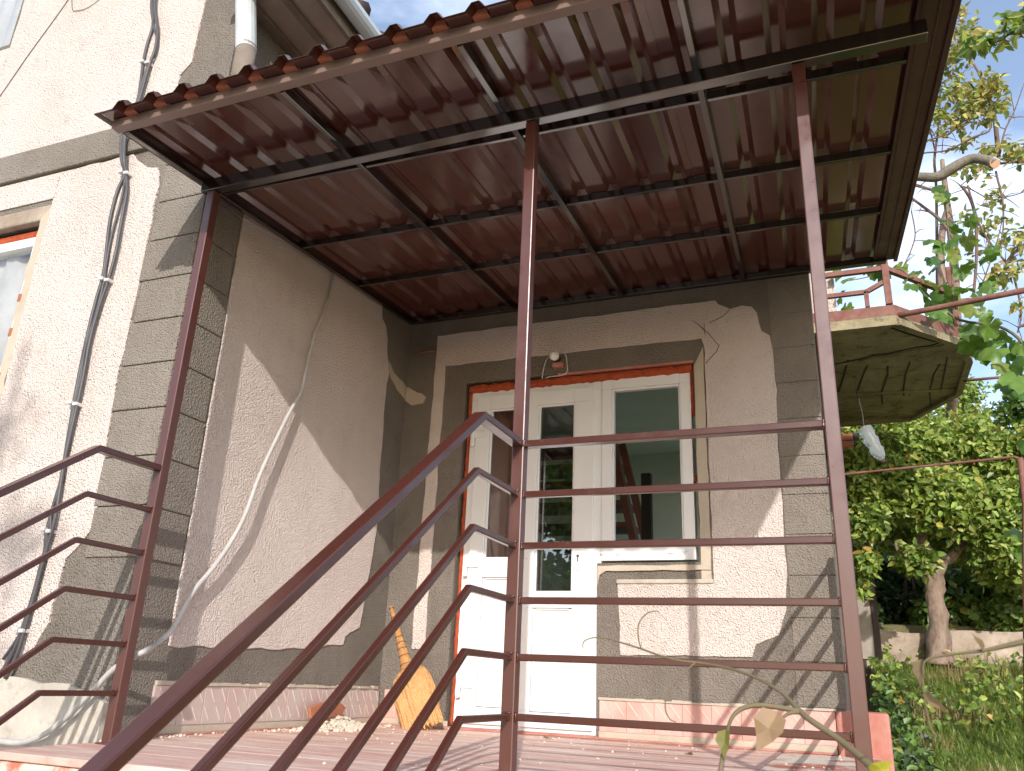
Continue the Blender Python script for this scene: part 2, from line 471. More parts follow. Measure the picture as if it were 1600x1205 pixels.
def rects(xr, zr, holes):
    xs_ = sorted({*xr, *[h[0] for h in holes], *[h[1] for h in holes]}); zs_ = sorted({*zr, *[h[2] for h in holes], *[h[3] for h in holes]})
    out = []
    for a, b in zip(xs_, xs_[1:]):
        for c, d in zip(zs_, zs_[1:]):
            mx_, mz_ = (a + b) / 2, (c + d) / 2
            if not any(h[0] < mx_ < h[1] and h[2] < mz_ < h[3] for h in holes): out.append((a, b, c, d))
    return out
GW = (-2.55, -1.115, 1.0, 2.46)      # ground floor window of the wing
AW = (-2.9, -1.83, 3.83, 4.9)        # attic window
w = MB()
for a, b, c, d in rects((-4.4, -0.3), (-1.4, 3.6), [GW]): w.box(a, b, WY, WY + 0.3, c, d)
w.box(-0.3, WX, WY, 0.0, -1.4, 3.6)           # side wall (through to the porch wall)
rl = lambda x: 3.95 + (2.2 - abs(x + 2.2)) * 1.0
w.prism([(-4.4, 3.6), (-2.9, 3.6), (-2.9, rl(-2.9)), (-4.4, rl(-4.4))], FY, WY, WY + 0.3)
w.prism([(-1.83, 3.6), (WX, 3.6), (WX, rl(WX)), (-1.83, rl(-1.83))], FY, WY, WY + 0.3)
w.box(-2.9, -1.83, WY, WY + 0.3, 3.6, 3.83)
w.prism([(-2.9, 4.9), (-1.83, 4.9), (-1.83, rl(-1.83)), (-2.2, rl(-2.2)), (-2.9, rl(-2.9))], FY, WY, WY + 0.3)
w.box(-4.4, -4.1, WY + 0.3, 4.3, -1.4, 3.6)
w.build('wall', MT['grey_stucco'], house)
w = MB()                                        # porch wall with the door and window opening
DO = (0.44, 1.345, -0.02, 2.115); WO = (1.345, 1.93, 0.93, 2.115)
for a, b, c, d in rects((WX, 2.605), (-1.4, 3.6), [DO, WO]): w.box(a, b, 0.0, 0.3, c, d)
w.build('wall', MT['grey_stucco'], house)
w = MB()
for a, b, c, d in rects((0.3, 4.3), (-1.4, 3.6), [(1.5, 3.2, 0.6, 2.3)]): w.box(2.305, 2.605, a, b, c, d)  # right wall; its unseen opening is added to let daylight into the room
w.box(-4.1, 2.305, 4.0, 4.3, -1.4, 3.6)
w.build('wall', MT['grey_stucco'], house)

# white roughcast coats on the grey base
def edge(poly, step=0.05, amp=0.006, seed=0):
    out = []
    for i, (a, b) in enumerate(poly):
        c, d = poly[(i + 1) % len(poly)]
        L = math.hypot(c - a, d - b); n = max(1, int(L / step)); 
        for k in range(n):
            t_ = k / n; x = a + (c - a) * t_; z = b + (d - b) * t_
            nx_, nz_ = (d - b) / max(L, 1e-6), -(c - a) / max(L, 1e-6)
            q = 0 if k == 0 else noise.noise(Vector((x * 9 + seed, z * 9, seed))) * amp * 2
            out.append((x + nx_ * q, z + nz_ * q))
    return out
P = lambda u, v: (lambda q: (q.x, q.z))(onY(u, v, 0))
top = [P(*q) for q in ((1118, 470), (1122, 476), (1136, 481), (1140, 484), (1160, 478), (1175, 480), (1183, 490), (1186, 505), (1190, 518), (1203, 525), (1207, 545), (1209, 565), (1214, 610))]
right_poly = [(0.19, 0.43), (0.28, 0.43), (0.28, 2.255), (1.985, 2.255), (2.0, 2.2), (2.0, 0.815), (1.465, 0.815), (1.48, 0.43), (2.18, 0.44), (2.20, 0.50), (2.32, 0.55), (2.345, 0.63), (2.365, 0.68), (2.38, 0.85), (2.378, 1.55)] + top[::-1] + [(0.205, 2.483)]
MB().prism(edge(right_poly, 0.05, 0.004, 3), FY, 0.002, -0.011).build('render_coat', MT['white_stucco'], house, bevel=0.004)
side_poly = [(-1.785, 0.352), (-1.02, 0.372), (-0.455, 0.425), (-0.44, 0.47), (-0.40, 0.495), (-0.30, 0.53), (-0.285, 0.607), (-0.25, 0.85), (-0.215, 1.11), (-0.25, 1.6), (-0.267, 2.06), (-0.245, 2.14), (-0.29, 2.24), (-0.31, 2.36), (-0.345, 2.44), (-0.40, 2.47), (-0.43, 2.60), (-0.44, 3.4), (-1.785, 3.4)]
MB().prism(edge(side_poly, 0.05, 0.006, 8), FX, WX - 0.002, WX + 0.007).build('render_coat', MT['white_stucco'], house, bevel=0.004)
Q = lambda u, v: (lambda q: (q.x, q.z))(onY(u, v, -2.056))
lo = [(-4.4, 0.21), (-0.60, 0.21), (-0.46, 0.30), (-0.40, 0.42), (-0.392, 0.556), (-0.385, 0.68), (-0.33, 0.73), (-0.275, 0.80), (-0.27, 0.9), (-0.29, 1.15), (-0.315, 1.46), (-0.31, 2.04), (-0.325, 2.54), (-0.347, 2.613), (-0.42, 2.63), (-0.50, 2.69), (-0.54, 2.735), (-4.4, 2.735)]
# keep the window opening free: build the coat as the strip right of it, left of it, above and below
def clip_rects(poly, holes):
    return poly
fr = MB()
fr.prism(edge([(-1.05, 0.21)] + lo[1:-1] + [(-1.05, 2.735)], 0.05, 0.007, 5), FY, WY + 0.002, WY - 0.008)
fr.box(-4.4, -2.62, WY - 0.008, WY + 0.002, 0.21, 2.735); fr.box(-2.62, -1.05, WY - 0.008, WY + 0.002, 0.21, 0.93)
fr.box(-2.62, -1.05, WY - 0.008, WY + 0.002, 2.575, 2.735)
fr.build('render_coat', MT['white_stucco'], house)
up = [(-1.80, 2.935), (-0.352, 2.935), (-0.335, 3.06), (-0.338, 3.18), (-0.275, 3.245), (-0.27, 3.6), (-0.268, 3.9), (-0.27, 4.3), (-1.80, 5.4)]
fr = MB(); fr.prism(edge(up, 0.05, 0.006, 15), FY, WY + 0.002, WY - 0.008)
fr.box(-4.4, -1.80, WY - 0.008, WY + 0.002, 2.935, 3.79)
fr.build('render_coat', MT['white_stucco'], house)
# concrete foot, string course
ft = MB().prism(edge([(-4.4, -1.4), (SX - 0.002, -1.4), (SX - 0.002, 0.13), (-0.08, 0.16), (-0.20, 0.19), (-0.36, 0.185), (-0.5, 0.205), (-4.4, 0.205)], 0.06, 0.008, 31), FY, WY + 0.002, WY - 0.022)
ft.build('foot', MT['concrete'], house)
MB().box(-4.4, SX - 0.004, WY - 0.026, WY + 0.002, 2.745, 2.928).build('string_course', MT['quoin'], house, bevel=0.006)
# quoin stones: wing corner (L-shaped) and the right corner of the porch wall
qz = 0.682; pitch = 0.2145
def lstone(wl, ws, z0, z1):
    m = MB(); poly = [(-wl, WY + 0.001), (-wl, -2.058), (SX, -2.058), (SX, -2.041 + ws), (WX - 0.001, -2.041 + ws), (WX - 0.001, WY + 0.001)]
    m.prism(poly, FZ, z0, z1); return m
for i in range(9):
    wl = 0.30 + 0.012 * math.sin(i * 2.3); z0 = qz + i * pitch
    if i < 2: wl -= 0.02
    lstone(wl, 0.245 + 0.006 * math.sin(i * 1.7), z0 + 0.002, z0 + pitch - 0.002).build('quoin_stone', MT['quoin'], house, bevel=0.005)
lstone(0.30, 0.245, qz + 9 * pitch + 0.004, 2.742).build('quoin_stone', MT['quoin'], house, bevel=0.006)
rq = MB().box(2.385, 2.618, -0.006, 0.002, 0.212, 0.212 + pitch - 0.004); rq.box(2.606, 2.618, 0.002, 0.24, 0.212, 0.212 + pitch - 0.004)
rq = rq.build('quoin_stone', MT['quoin'], house, bevel=0.003)
for i in range(1, 15): clone(rq, house, (0, 0, pitch * i))
# plinth tiles with raised diagonal joints
def tile(mirror, mat, x, y0, ax):
    m = MB(); F = FY if ax == 'x' else FX
    s = 1 if ax == 'x' else -1
    m.prism([(x, 0.04), (x + 0.148, 0.04), (x + 0.148, 0.196), (x, 0.196)], F, y0, y0 - s * 0.012)
    o = m.build('plinth_tile', mat, house, bevel=0.002)
    k = MB()
    for (a, b, c, d) in ((0.012, 0.15, 0.062, 0.085), (0.086, 0.15, 0.136, 0.085)) if ax == 'x' else ((0.03, 0.145, 0.066, 0.09), (0.104, 0.145, 0.14, 0.09), (0.008, 0.068, 0.044, 0.015), (0.082, 0.068, 0.118, 0.015)):
        if mirror: a, c = 0.148 - a, 0.148 - c
        p0 = Vector(F(x + a, 0.04 + b, y0 - s * 0.0125)); p1 = Vector(F(x + c, 0.04 + d, y0 - s * 0.0125))
        k.beam(p0, p1, 0.004, 0.004)
    for a in ((0.074,) if ax == 'x' else ()):
        k.beam(F(x + a, 0.05, y0 - s * 0.0122), F(x + a, 0.12, y0 - s * 0.0122), 0.003, 0.003, (1, 1, 0.01))
    k.build('tile_joint', MT['grout'], o)
x = 1.365
while x < 2.44: tile(False, MT['tile_pink'], x, 0.0, 'x'); x += 0.1492
x = 0.035
while x < 0.33: tile(True, MT['tile_pink'], x, 0.0, 'x'); x += 0.151
y = -0.165
while y > -1.9: tile(False, MT['tile_dusty'], y, WX, 'y'); y -= 0.151
MB().box(2.56, 2.80, -0.03, 0.26, -0.35, 0.20).build('corner_plinth', MT['red_paint'], house, bevel=0.012)
for bx in ((1.36, 2.555, -0.009, 0.001, 0.0, 0.042), (0.0, 0.46, -0.009, 0.001, 0.0, 0.042), (WX, WX + 0.008, -1.9, -0.01, 0.0, 0.042)):
    MB().box(*bx).build('skirting', MT['plaster'], house, bevel=0.003)
# worn mortar bead where the tiles end
md = MB()
for i in range(24):
    xx = 1.36 + i * 0.05; md.box(xx, xx + 0.055, -0.016 - random.random() * 0.006, 0.0, 0.197, 0.206 + random.random() * 0.008)
for i in range(34):
    yy = -0.05 - i * 0.052; md.box(WX, WX + 0.015 + random.random() * 0.006, yy - 0.055, yy, 0.197, 0.205 + random.random() * 0.01)
md.build('mortar_bead', MT['plaster'], house)['kind'] = 'stuff'
# reveal plaster beside and around the window, patch under the sill
rv = MB().prism(edge([(1.935, 0.83), (1.99, 0.83), (1.993, 2.2), (1.935, 2.08)], 0.08, 0.004, 51), FY, 0.001, -0.006)
rv.build('reveal_plaster', MT['plaster'], house)
rv = MB().prism(edge([(1.35, 0.80), (1.362, 0.86), (1.40, 0.885), (1.99, 0.885), (1.985, 0.915), (1.35, 0.912)], 0.06, 0.004, 52), FY, 0.001, -0.014)
rv.build('sill_plaster', MT['plaster'], house)
lg = MB().box(1.462, 2.0, -0.022, 0.001, 0.812, 0.836); lg.build('sill_ledge', MT['concrete'], house, bevel=0.005)
# lighter mortar patch in the inner corner and a stub of pipe
cp = MB().prism(edge([(WX + 0.002, 2.13), (0.05, 2.10), (0.12, 2.07), (0.15, 2.04), (0.13, 2.0), (0.05, 1.99), (WX + 0.002, 2.03)], 0.03, 0.01, 61), FY, 0.001, -0.012)
cp.prism(edge([(-0.27, 2.22), (-0.16, 2.16), (-0.02, 2.13), (-0.02, 2.04), (-0.13, 2.07), (-0.22, 2.12)], 0.03, 0.01, 62), FX, WX - 0.001, WX + 0.006)
cp.build('mortar_patch', MT['plaster'], house)
MB().tube([onY(655, 552, -0.03), onY(668, 549, -0.03), onY(682, 549, -0.005)], 0.011, 8).build('pipe_stub', MT['rust'], house, smooth=True)
# cracks beside the window head
ck = MB()
for path in ([(1082, 502), (1090, 507), (1097, 511), (1108, 521), (1116, 531), (1124, 541)], [(1101, 505), (1101, 515), (1102, 523)], [(1109, 505), (1121, 499), (1133, 493), (1139, 486)], [(1124, 541), (1119, 551), (1110, 559), (1102, 568)]):
    pts = [onY(u + random.uniform(-1, 1), v + random.uniform(-1, 1), -0.0112 if i else -0.0112) for i, (u, v) in enumerate(path)]
    ck.tube(pts, [0.0028 - 0.0012 * abs(i / (len(pts) - 1) - 0.5) for i in range(len(pts))], 4)
ck.build('crack', MT['dark_wood'], house)

# ---- door
door = MB()
yf, yb = 0.030, 0.10           # frame front / back
for a, b, c, d in rects((0.478, 1.36), (0.012, 2.055), [(0.545, 1.305, 0.05, 2.0)]): door.box(a, b, yf, yb, c, d)
door = door.build('door', MT['pvc'], house, bevel=0.004)
lf = MB(); LH = [(0.622, 0.862, 0.985, 1.925), (0.952, 1.192, 0.765, 1.925), (0.622, 0.862, 0.125, 0.855), (0.952, 1.192, 0.115, 0.68)]
LH[0] = (0.622, 0.862, 0.965, 1.925)
for a, b, c, d in rects((0.525, 1.315), (0.035, 2.018), LH): lf.box(a, b, 0.012, 0.082, c, d)
leaf_o = lf.build('door_leaf', MT['pvc'], door, bevel=0.003)
for i, (a, b, c, d) in enumerate(LH):
    if i < 2:
        MB().box(a - 0.004, b + 0.004, 0.040, 0.050, c - 0.004, d + 0.004).build('pane', MT['door_glass'], door)
        bd = MB()
        for q in ((a, a + 0.012, c, d), (b - 0.012, b, c, d), (a + 0.012, b - 0.012, c, c + 0.012), (a + 0.012, b - 0.012, d - 0.012, d)):
            bd.box(q[0], q[1], 0.026, 0.038, q[2], q[3])
        bd.build('glazing_bead', MT['pvc'], door, bevel=0.003)
    else:
        MB().box(a + 0.002, b - 0.002, 0.030, 0.060, c + 0.002, d - 0.002).build('panel', MT['pvc'], door, bevel=0.006)
        mo = MB()
        for q in ((a, a + 0.014, c, d), (b - 0.014, b, c, d), (a + 0.014, b - 0.014, c, c + 0.014), (a + 0.014, b - 0.014, d - 0.014, d)):
            mo.box(q[0] + 0.003, q[1] - 0.003, 0.018, 0.0295, q[2] + 0.003, q[3] - 0.003)
        mo.build('panel_moulding', MT['pvc'], door, bevel=0.004)
MB().box(0.60, 0.90, 0.10, 0.115, 0.9, 2.0).build('board', MT['brown_board'], door)  # added brown panel that stands in for a reflection in the left pane
for z in (0.96, 0.27, 1.78):
    MB().box(0.512, 0.60, 0.000, 0.0115, z - 0.045, z).box(0.50, 0.522, -0.006, 0.020, z - 0.10, z - 0.01).build('hinge', MT['pvc'], door, bevel=0.004)
kp = onY(903, 872, 0.006)
MB().box(kp.x - 0.017, kp.x + 0.017, 0.004, 0.0118, kp.z - 0.07, kp.z + 0.04).build('lock_plate', MT['pvc'], door, bevel=0.008)
kh = MB()
kh.tube([(kp.x, 0.0035, kp.z + 0.012), (kp.x, -0.001, kp.z + 0.012)], 0.0085, 12); kh.box(kp.x - 0.003, kp.x + 0.003, 0.0, 0.0038, kp.z - 0.022, kp.z + 0.012)
kh.build('keyhole', MT['pvc_dark'], door)
# ---- window next to the door (frame set, no pane fitted yet)
win = MB()
for a, b, c, d in rects((1.362, 1.905), (0.945, 2.055), [(1.425, 1.842, 1.05, 1.992)]): win.box(a, b, 0.022, 0.095, c, d)
win = win.build('window', MT['pvc'], house, bevel=0.004)
bd = MB()
for q in ((1.425, 1.437, 1.05, 1.992), (1.830, 1.842, 1.05, 1.992), (1.437, 1.830, 1.05, 1.062), (1.437, 1.830, 1.98, 1.992)):
    bd.box(q[0], q[1], 0.034, 0.07, q[2], q[3])
bd.build('rebate', MT['pvc'], win, bevel=0.003)
for u, v in ((941, 865), (965, 866), (1048, 864), (1070, 862)):
    p = onY(u, v, 0.02); MB().box(p.x - 0.014, p.x + 0.014, 0.0155, 0.0225, p.z - 0.003, p.z + 0.003).box(p.x - 0.004, p.x + 0.004, 0.0155, 0.0225, p.z - 0.012, p.z - 0.003).build('drain_cap', MT['galv'], win)
# orange mounting foam around the frames
def foam(path, w0, seed):
    m = MB(); n = len(path); pts = []; rr = []
    for i, (x_, z_) in enumerate(path):
        pts.append((x_ + 0.005 * noise.noise(Vector((i * 0.7, seed, 0))), 0.032 + 0.010 * noise.noise(Vector((i * 0.9, seed, 4))), z_ + 0.006 * noise.noise(Vector((i * 0.8, seed, 9)))))
        rr.append(w0 * (1 + 0.45 * noise.noise(Vector((i * 0.6, seed, 2)))))
    m.tube(pts, rr, 7); return m
lin = lambda a, b, n: [(a[0] + (b[0] - a[0]) * i / n, a[1] + (b[1] - a[1]) * i / n) for i in range(n + 1)]
foam(lin((0.46, 2.078), (1.92, 2.08), 60), 0.030, 1).build('foam_seal', MT['foam'], house, smooth=True)
foam(lin((0.466, 2.06), (0.470, 0.02), 70), 0.0125, 2).build('foam_seal', MT['foam'], house, smooth=True)
foam(lin((1.916, 2.07), (1.917, 1.78), 14), 0.012, 3).build('foam_seal', MT['foam'], house, smooth=True)
foam(lin((1.914, 1.42), (1.914, 1.39), 4), 0.009, 4).build('foam_seal', MT['foam'], house, smooth=True)
MB().box(1.08, 1.93, -0.004, 0.02, 2.106, 2.122).build('lintel_edge', MT['red_paint'], house, bevel=0.003)
MB().box(0.44, 1.36, -0.03, 0.03, -0.01, 0.014).build('door_sill', MT['red_paint'], house, bevel=0.004)

# ---- room behind the door
rm = MB()
rm.box(0.02, 2.30, 3.38, 3.40, -0.02, 2.5); rm.box(0.0, 0.02, 0.31, 3.40, -0.02, 2.5); 
for a, b, c, d in rects((0.31, 3.38), (-0.02, 2.5), [(1.5, 3.2, 0.6, 2.3)]): rm.box(2.29, 2.303, a, b, c, d)  # same added opening in the room lining, for daylight
rm.box(0.02, 2.29, 0.31, 3.38, 2.5, 2.52); rm.box(0.02, 2.29, 0.31, 3.38, -0.04, -0.02)
rm.build('room', MT['room_wall'], house)
stc = MB().beam(onY(957, 690, 1.3), onY(992, 850, 1.3), 0.05, 0.11, (0, 1, 0))
stc.beam(onY(962, 695, 1.25) + Vector((0.05, 0, 0)), onY(999, 850, 1.25) + Vector((0.05, 0, 0)), 0.05, 0.04, (0, 1, 0))
stc = stc.build('staircase', MT['stair_wood'], house)
for v in (697, 728, 755, 788, 822, 850):
    a = onY(966 + (v - 700) * 0.18, v, 1.32); MB().box(a.x - 0.75, a.x, 1.25, 1.55, a.z - 0.02, a.z + 0.02).build('tread', MT['stair_wood'], stc)
a = onY(1009, 840, 1.2); MB().box(a.x - 0.03, a.x + 0.04, 1.2, 1.26, 0.0, 1.75).build('newel', MT['dark_wood'], stc)

# ---- windows of the wing
def wing_window(x0, x1, z0, z1, broken):
    m = MB()
    for a, b, c, d in rects((x0, x1), (z0, z1), [(x0 + 0.055, x1 - 0.055, z0 + 0.06, z1 - 0.055)]): m.box(a, b, WY + 0.045, WY + 0.11, c, d)
    o = m.build('window', MT['pvc'], house, bevel=0.004)
    MB().box(x0 + 0.05, x1 - 0.05, WY + 0.07, WY + 0.08, z0 + 0.055, z1 - 0.05).build('pane', MT['glass'], o)
    # net curtain behind the glass
    c = MB(); n = 40
    for i in range(n + 1):
        xx = x0 + 0.05 + (x1 - x0 - 0.1) * i / n; yy = WY + 0.115 + 0.015 * math.sin(i * 1.1) + 0.008 * math.sin(i * 2.7)
        c.v += [(xx, yy, z0), (xx, yy, z1)]
    for i in range(n): c.f.append((2 * i, 2 * i + 2, 2 * i + 3, 2 * i + 1))
    c.build('curtain', MT['clip'], o, smooth=True, fix=False)
    return o
wing_window(GW[0] + 0.02, -1.135, GW[2], 2.395, True)
wing_window(AW[0], AW[1], AW[2], AW[3], False)
MB().box(-2.5, -1.0, WY - 0.003, WY + 0.045, 2.455, 2.545).build('lintel', MT['garden_concrete'], house, bevel=0.01)
rv = MB().prism(edge([(-1.118, 1.0), (-1.052, 1.0), (-1.05, 2.45), (-1.02, 2.57), (-1.115, 2.46)], 0.05, 0.014, 71), FY, WY + 0.001, WY - 0.004)
rv.build('reveal_plaster', MT['plaster'], house)
MB().box(-2.5, -1.125, WY + 0.05, WY + 0.10, 2.397, 2.44).build('foam_seal', MT['foam'], house, bevel=0.006)
bk = MB()
for i, z in enumerate((1.32, 1.55, 1.79, 1.98)): bk.box(-1.126, -1.10, WY - 0.006, WY + 0.03, z, z + 0.045)
bk.build('exposed_brick', MT['red_brick'], house, bevel=0.004)

# ---- roof, eave, gutter, downpipe
rf = MB()
for x0, x1, zz0, zz1 in ((0.47, -2.2, 3.62, 6.29), (-2.2, -4.9, 6.29, 3.62)):
    rf.quad((x0, -2.30, zz0), (x1, -2.30, zz1), (x1, 4.6, zz1), (x0, 4.6, zz0))
    rf.quad((x0, -2.30, zz0 + 0.07), (x1, -2.30, zz1 + 0.07), (x1, 4.6, zz1 + 0.07), (x0, 4.6, zz0 + 0.07))
rf.quad((0.47, -2.30, 3.62), (0.47, 4.6, 3.62), (0.47, 4.6, 3.69), (0.47, -2.30, 3.69))
rf.quad((0.47, -2.30, 3.62), (0.47, -2.30, 3.69), (-2.2, -2.30, 6.36), (-2.2, -2.30, 6.29))
rf.quad((-4.9, -2.30, 3.62), (-4.9, -2.30, 3.69), (-2.2, -2.30, 6.36), (-2.2, -2.30, 6.29))
roof = rf.build('roof', MT['roof_tile'], house)
tl = MB()
for i in range(26):
    yy = -2.2 + i * 0.25; tl.tube([(0.45, yy, 3.70), (0.50, yy, 3.665)], 0.055, 8)
tl.build('tile_edge', MT['roof_tile'], roof, smooth=True)
MB().box(0.02, 0.37, -2.29, 4.3, 3.58, 3.602).build('soffit', MT['soffit'], roof)
MB().box(WX + 0.001, 0.02, -2.05, 0.3, 3.55, 3.61).build('wall_plate', MT['eave_wood'], roof)
MB().box(0.20, 0.235, -2.29, 4.3, 3.555, 3.58).box(0.02, 0.05, -2.29, 4.3, 3.55, 3.58).build('batten', MT['eave_wood'], roof)
MB().box(0.37, 0.395, -2.29, 4.3, 3.56, 3.68).build('fascia', MT['eave_wood'], roof)
gt = MB(); gp = []
for i in range(9):
    a = math.pi + math.pi * i / 8; gp.append((0.455 + 0.055 * math.cos(a), 3.665 + 0.055 * math.sin(a)))
gp += [(0.455 + 0.051 * math.cos(2 * math.pi - math.pi * i / 8), 3.665 + 0.051 * math.sin(2 * math.pi - math.pi * i / 8)) for i in range(9)]
gt.prism(gp, lambda a, b, d: (a, d, b), -2.28, 4.3)
gt.build('gutter', MT['gutter'], roof)
# porch part of the house: flat, low roof
MB().prism([(0.0, 3.6), (2.75, 3.6), (2.75, 3.68), (0.0, 3.9)], FY, -0.15, 4.4).build('roof', MT['roof_tile'], house)
# down pipe on the corner
dp = MB(); pt = [onX(383, -60, 0.08), onX(384, 20, 0.08), onX(386, 84, 0.08)]
pt = [Vector((0.075, -2.02, 3.60)), Vector((0.075, -2.02, 3.12))]
a0 = onY(384, -40, -2.09); a1 = onY(384.5, 80, -2.09)
dp.tube([a0, (a0 + a1) / 2, a1], 0.052, 16)
dp.build('down_pipe', MT['galv'], house, smooth=False)
MB().tube([a1 + Vector((0, 0, 0.03)), a1 + Vector((0, 0, -0.16)), a1 + Vector((0.10, -0.02, -0.30)), a1 + Vector((0.17, -0.02, -0.36))], 0.050, 16).build('pipe_elbow', MT['eave_wood'], house, smooth=True)

# ---- balcony on the right side of the house
bo = [(2.605, 1.22), (3.15, 1.22), (3.60, 1.77), (3.69, 2.1), (3.69, 2.88), (3.36, 3.54), (2.605, 3.58)]
bal = MB().prism(bo, FZ, 2.75, 2.80).build('balcony', MT['old_concrete'], house)
nb_ = len(bo)
rim = MB()
cx_, cy_ = 3.0, 2.4
for i in range(nb_ - 1):
    a, b = bo[i], bo[i + 1]
    rim.beam((a[0], a[1], 2.742), (b[0], b[1], 2.742), 0.05, 0.05)
rim.build('rim', MT['old_concrete'], bal)
rim = MB()
for i in range(nb_ - 1):
    a, b = bo[i], bo[i + 1]
    rim.prism([(a[0], a[1]), (b[0], b[1]), (b[0] - 0.06 * (b[0] - cx_), b[1] - 0.06 * (b[1] - cy_)), (a[0] - 0.06 * (a[0] - cx_), a[1] - 0.06 * (a[1] - cy_))], FZ, 2.801, 2.88)
rim.build('kerb', MT['rust'], bal)
# board marks left by the shuttering
for p0, p1 in (((1300, 572), (1505, 535)), ((1300, 618), (1498, 608)), ((1300, 640), (1440, 648))):
    MB().beam(onZ(*p0, 2.746), onZ(*p1, 2.746), 0.045, 0.012).build('shutter_mark', MT['old_concrete'], bal)
cr = MB()
for u in (1322, 1352, 1390, 1418, 1462, 1478):
    cr.tube([onZ(u + random.uniform(-8, 8), 556 + random.uniform(-6, 16), 2.749), onZ(u - 3, 585, 2.749), onZ(u - 9 + random.uniform(-4, 4), 612, 2.749), onZ(u - 12 + random.uniform(-8, 8), 618 + random.uniform(-10, 20), 2.749)], random.uniform(0.004, 0.009), 4)
cr.tube([onZ(1300 + 22 * i, 568 - 4.2 * i + random.uniform(-2, 2), 2.749) for i in range(9)], 0.007, 4)
cr.tube([onZ(1392, 512, 2.749), onZ(1420, 522, 2.749), onZ(1450, 531, 2.749), onZ(1495, 541, 2.749)], 0.008, 4)
cr.build('crack', MT['dark_brown'], bal)
rl_ = MB()
rl_.box(3.10, 3.145, 1.235, 1.28, 2.90, 3.42)
rl_.beam((2.62, 1.26, 3.19), (3.12, 1.26, 3.19), 0.035, 0.035); rl_.beam((3.12, 1.26, 3.19), (3.62, 1.86, 3.19), 0.035, 0.035)
rl_.beam((2.72, 1.26, 3.02), (2.98, 1.26, 3.02), 0.03, 0.03); rl_.beam((2.98, 1.26, 3.02), (3.12, 1.26, 3.09), 0.03, 0.03); rl_.beam((2.98, 1.26, 2.90), (2.98, 1.26, 3.02), 0.03, 0.03, (1, 0, 0))
rl_.beam((3.62, 1.86, 3.19), (3.66, 2.85, 3.19), 0.035, 0.035); rl_.box(3.59, 3.63, 1.83, 1.87, 2.90, 3.42)
rl_.build('balcony_rail', MT['rust'], bal)
MB().box(2.605, 2.78, 1.6, 4.2, 2.90, 3.5).build('balcony_wall', MT['white_stucco'], house)
# bare brick annexe under the balcony: brick courses
an = MB().box(2.607, 2.85, 3.95, 4.25, 0.6, 2.745).build('annexe', MT['mortar'], house)
br = MB().box(0, 0.235, 3.938, 3.951, 0, 0.065)
z = 1.9; first = None; i = 0
while z < 2.70:
    xo = 2.61
    if first is None:
        first = MB().box(xo, xo + 0.232, 3.936, 3.951, z, z + 0.066).build('brick', MT['red_brick'], an, bevel=0.003); z0_ = z
    else: clone(first, an, (0.0, 0, z - z0_))
    z += 0.078
MB().box(2.851, 2.905, 3.93, 4.0, 0.6, 2.745).build('corner_post', MT['dark_brown'], house)

# ================================================================ PORCH PLATFORM AND STEPS
plat = MB().prism([(0.0, -0.001), (0.0, -2.062), (0.10, -2.062), (0.10, -2.6), (2.74, -2.6), (2.74, -0.001)], FZ, -1.3, -0.024).build('porch_platform', MT['platform_edge'], bevel=0.012)
tag(plat, 'raised concrete porch platform with worn pink painted floor', 'platform', kind='structure')
ORG[plat.name] = Vector((0, 0, 0))
ybs = [-2.612, -2.34, -2.064, -1.87, -1.57, -1.27, -0.985, -0.69, -0.40, -0.13, -0.002]
for a, b in zip(ybs, ybs[1:]):
    MB().box(0.088 if b < -2.0 else 0.001, 2.30 if b > -2.0 else 2.75, a + 0.003, b - 0.003, -0.0235, 0.0).build('floor_board', MT['floor_paint'], plat, bevel=0.003)
MB().box(2.303, 2.75, -1.873, -0.002, -0.0235, -0.001).build('floor_margin', MT['platform_edge'], plat, bevel=0.004)
MB().box(0.02, 2.55, -0.045, -0.02, 0.0005, 0.010).box(0.002, 0.014, -2.0, -0.05, 0.0005, 0.010).build('paint_line', MT['red_paint'], plat, bevel=0.003)
for i in range(7):
    st = MB().box(0.10, 1.76, -2.614 - 0.245 * (i + 1), -2.608 - 0.245 * i, -1.4, -0.178 * (i + 1)).build('stair_step', MT['platform_edge'], bevel=0.01)
    tag(st, 'concrete stair step number %s below the porch' % ['one', 'two', 'three', 'four', 'five', 'six', 'seven'][i], 'step', kind='structure')

pv = MB().box(-8.0, 2.0, -9.5, -2.0, -1.6, -1.185)  # unseen pale slab, added to bounce sunlight up under the canopy
tag(pv.build('yard_paving', MT['yard'], bevel=0.01), 'pale concrete yard in front of the porch steps', 'paving', kind='structure')
# ================================================================ CANOPY
zf = lambda y: 2.588 + 0.105 * y
SH = -0.036                     # the canopy stands slightly out of square with the house
def shear(m):
    m.v = [(x + SH * y, y, z) for x, y, z in m.v]; return m
can = thing('porch_canopy', (1.5, -1.2, 0.0), 'brown steel porch canopy of ribbed sheet roofing on three slim posts', 'canopy')
XL, XM, XR, YP = 0.170, 1.703, 2.672, -2.173
for x in (XL, XM, XR):
    o = MB().box(x - 0.021, x + 0.021, YP - 0.021, YP + 0.021, 0.0, 2.289).build('post', MT['brown_paint'], can, bevel=0.004)
    MB().box(x - 0.034, x + 0.034, YP - 0.034, YP + 0.034, 0.001, 0.006).build('base_plate', MT['brown_paint'], o)
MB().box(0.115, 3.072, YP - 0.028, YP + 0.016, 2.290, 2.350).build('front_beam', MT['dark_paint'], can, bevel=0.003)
MB().box(0.0, 3.035, -0.048, -0.013, zf(-0.03), zf(-0.03) + 0.04).build('wall_beam', MT['dark_paint'], can, bevel=0.003)
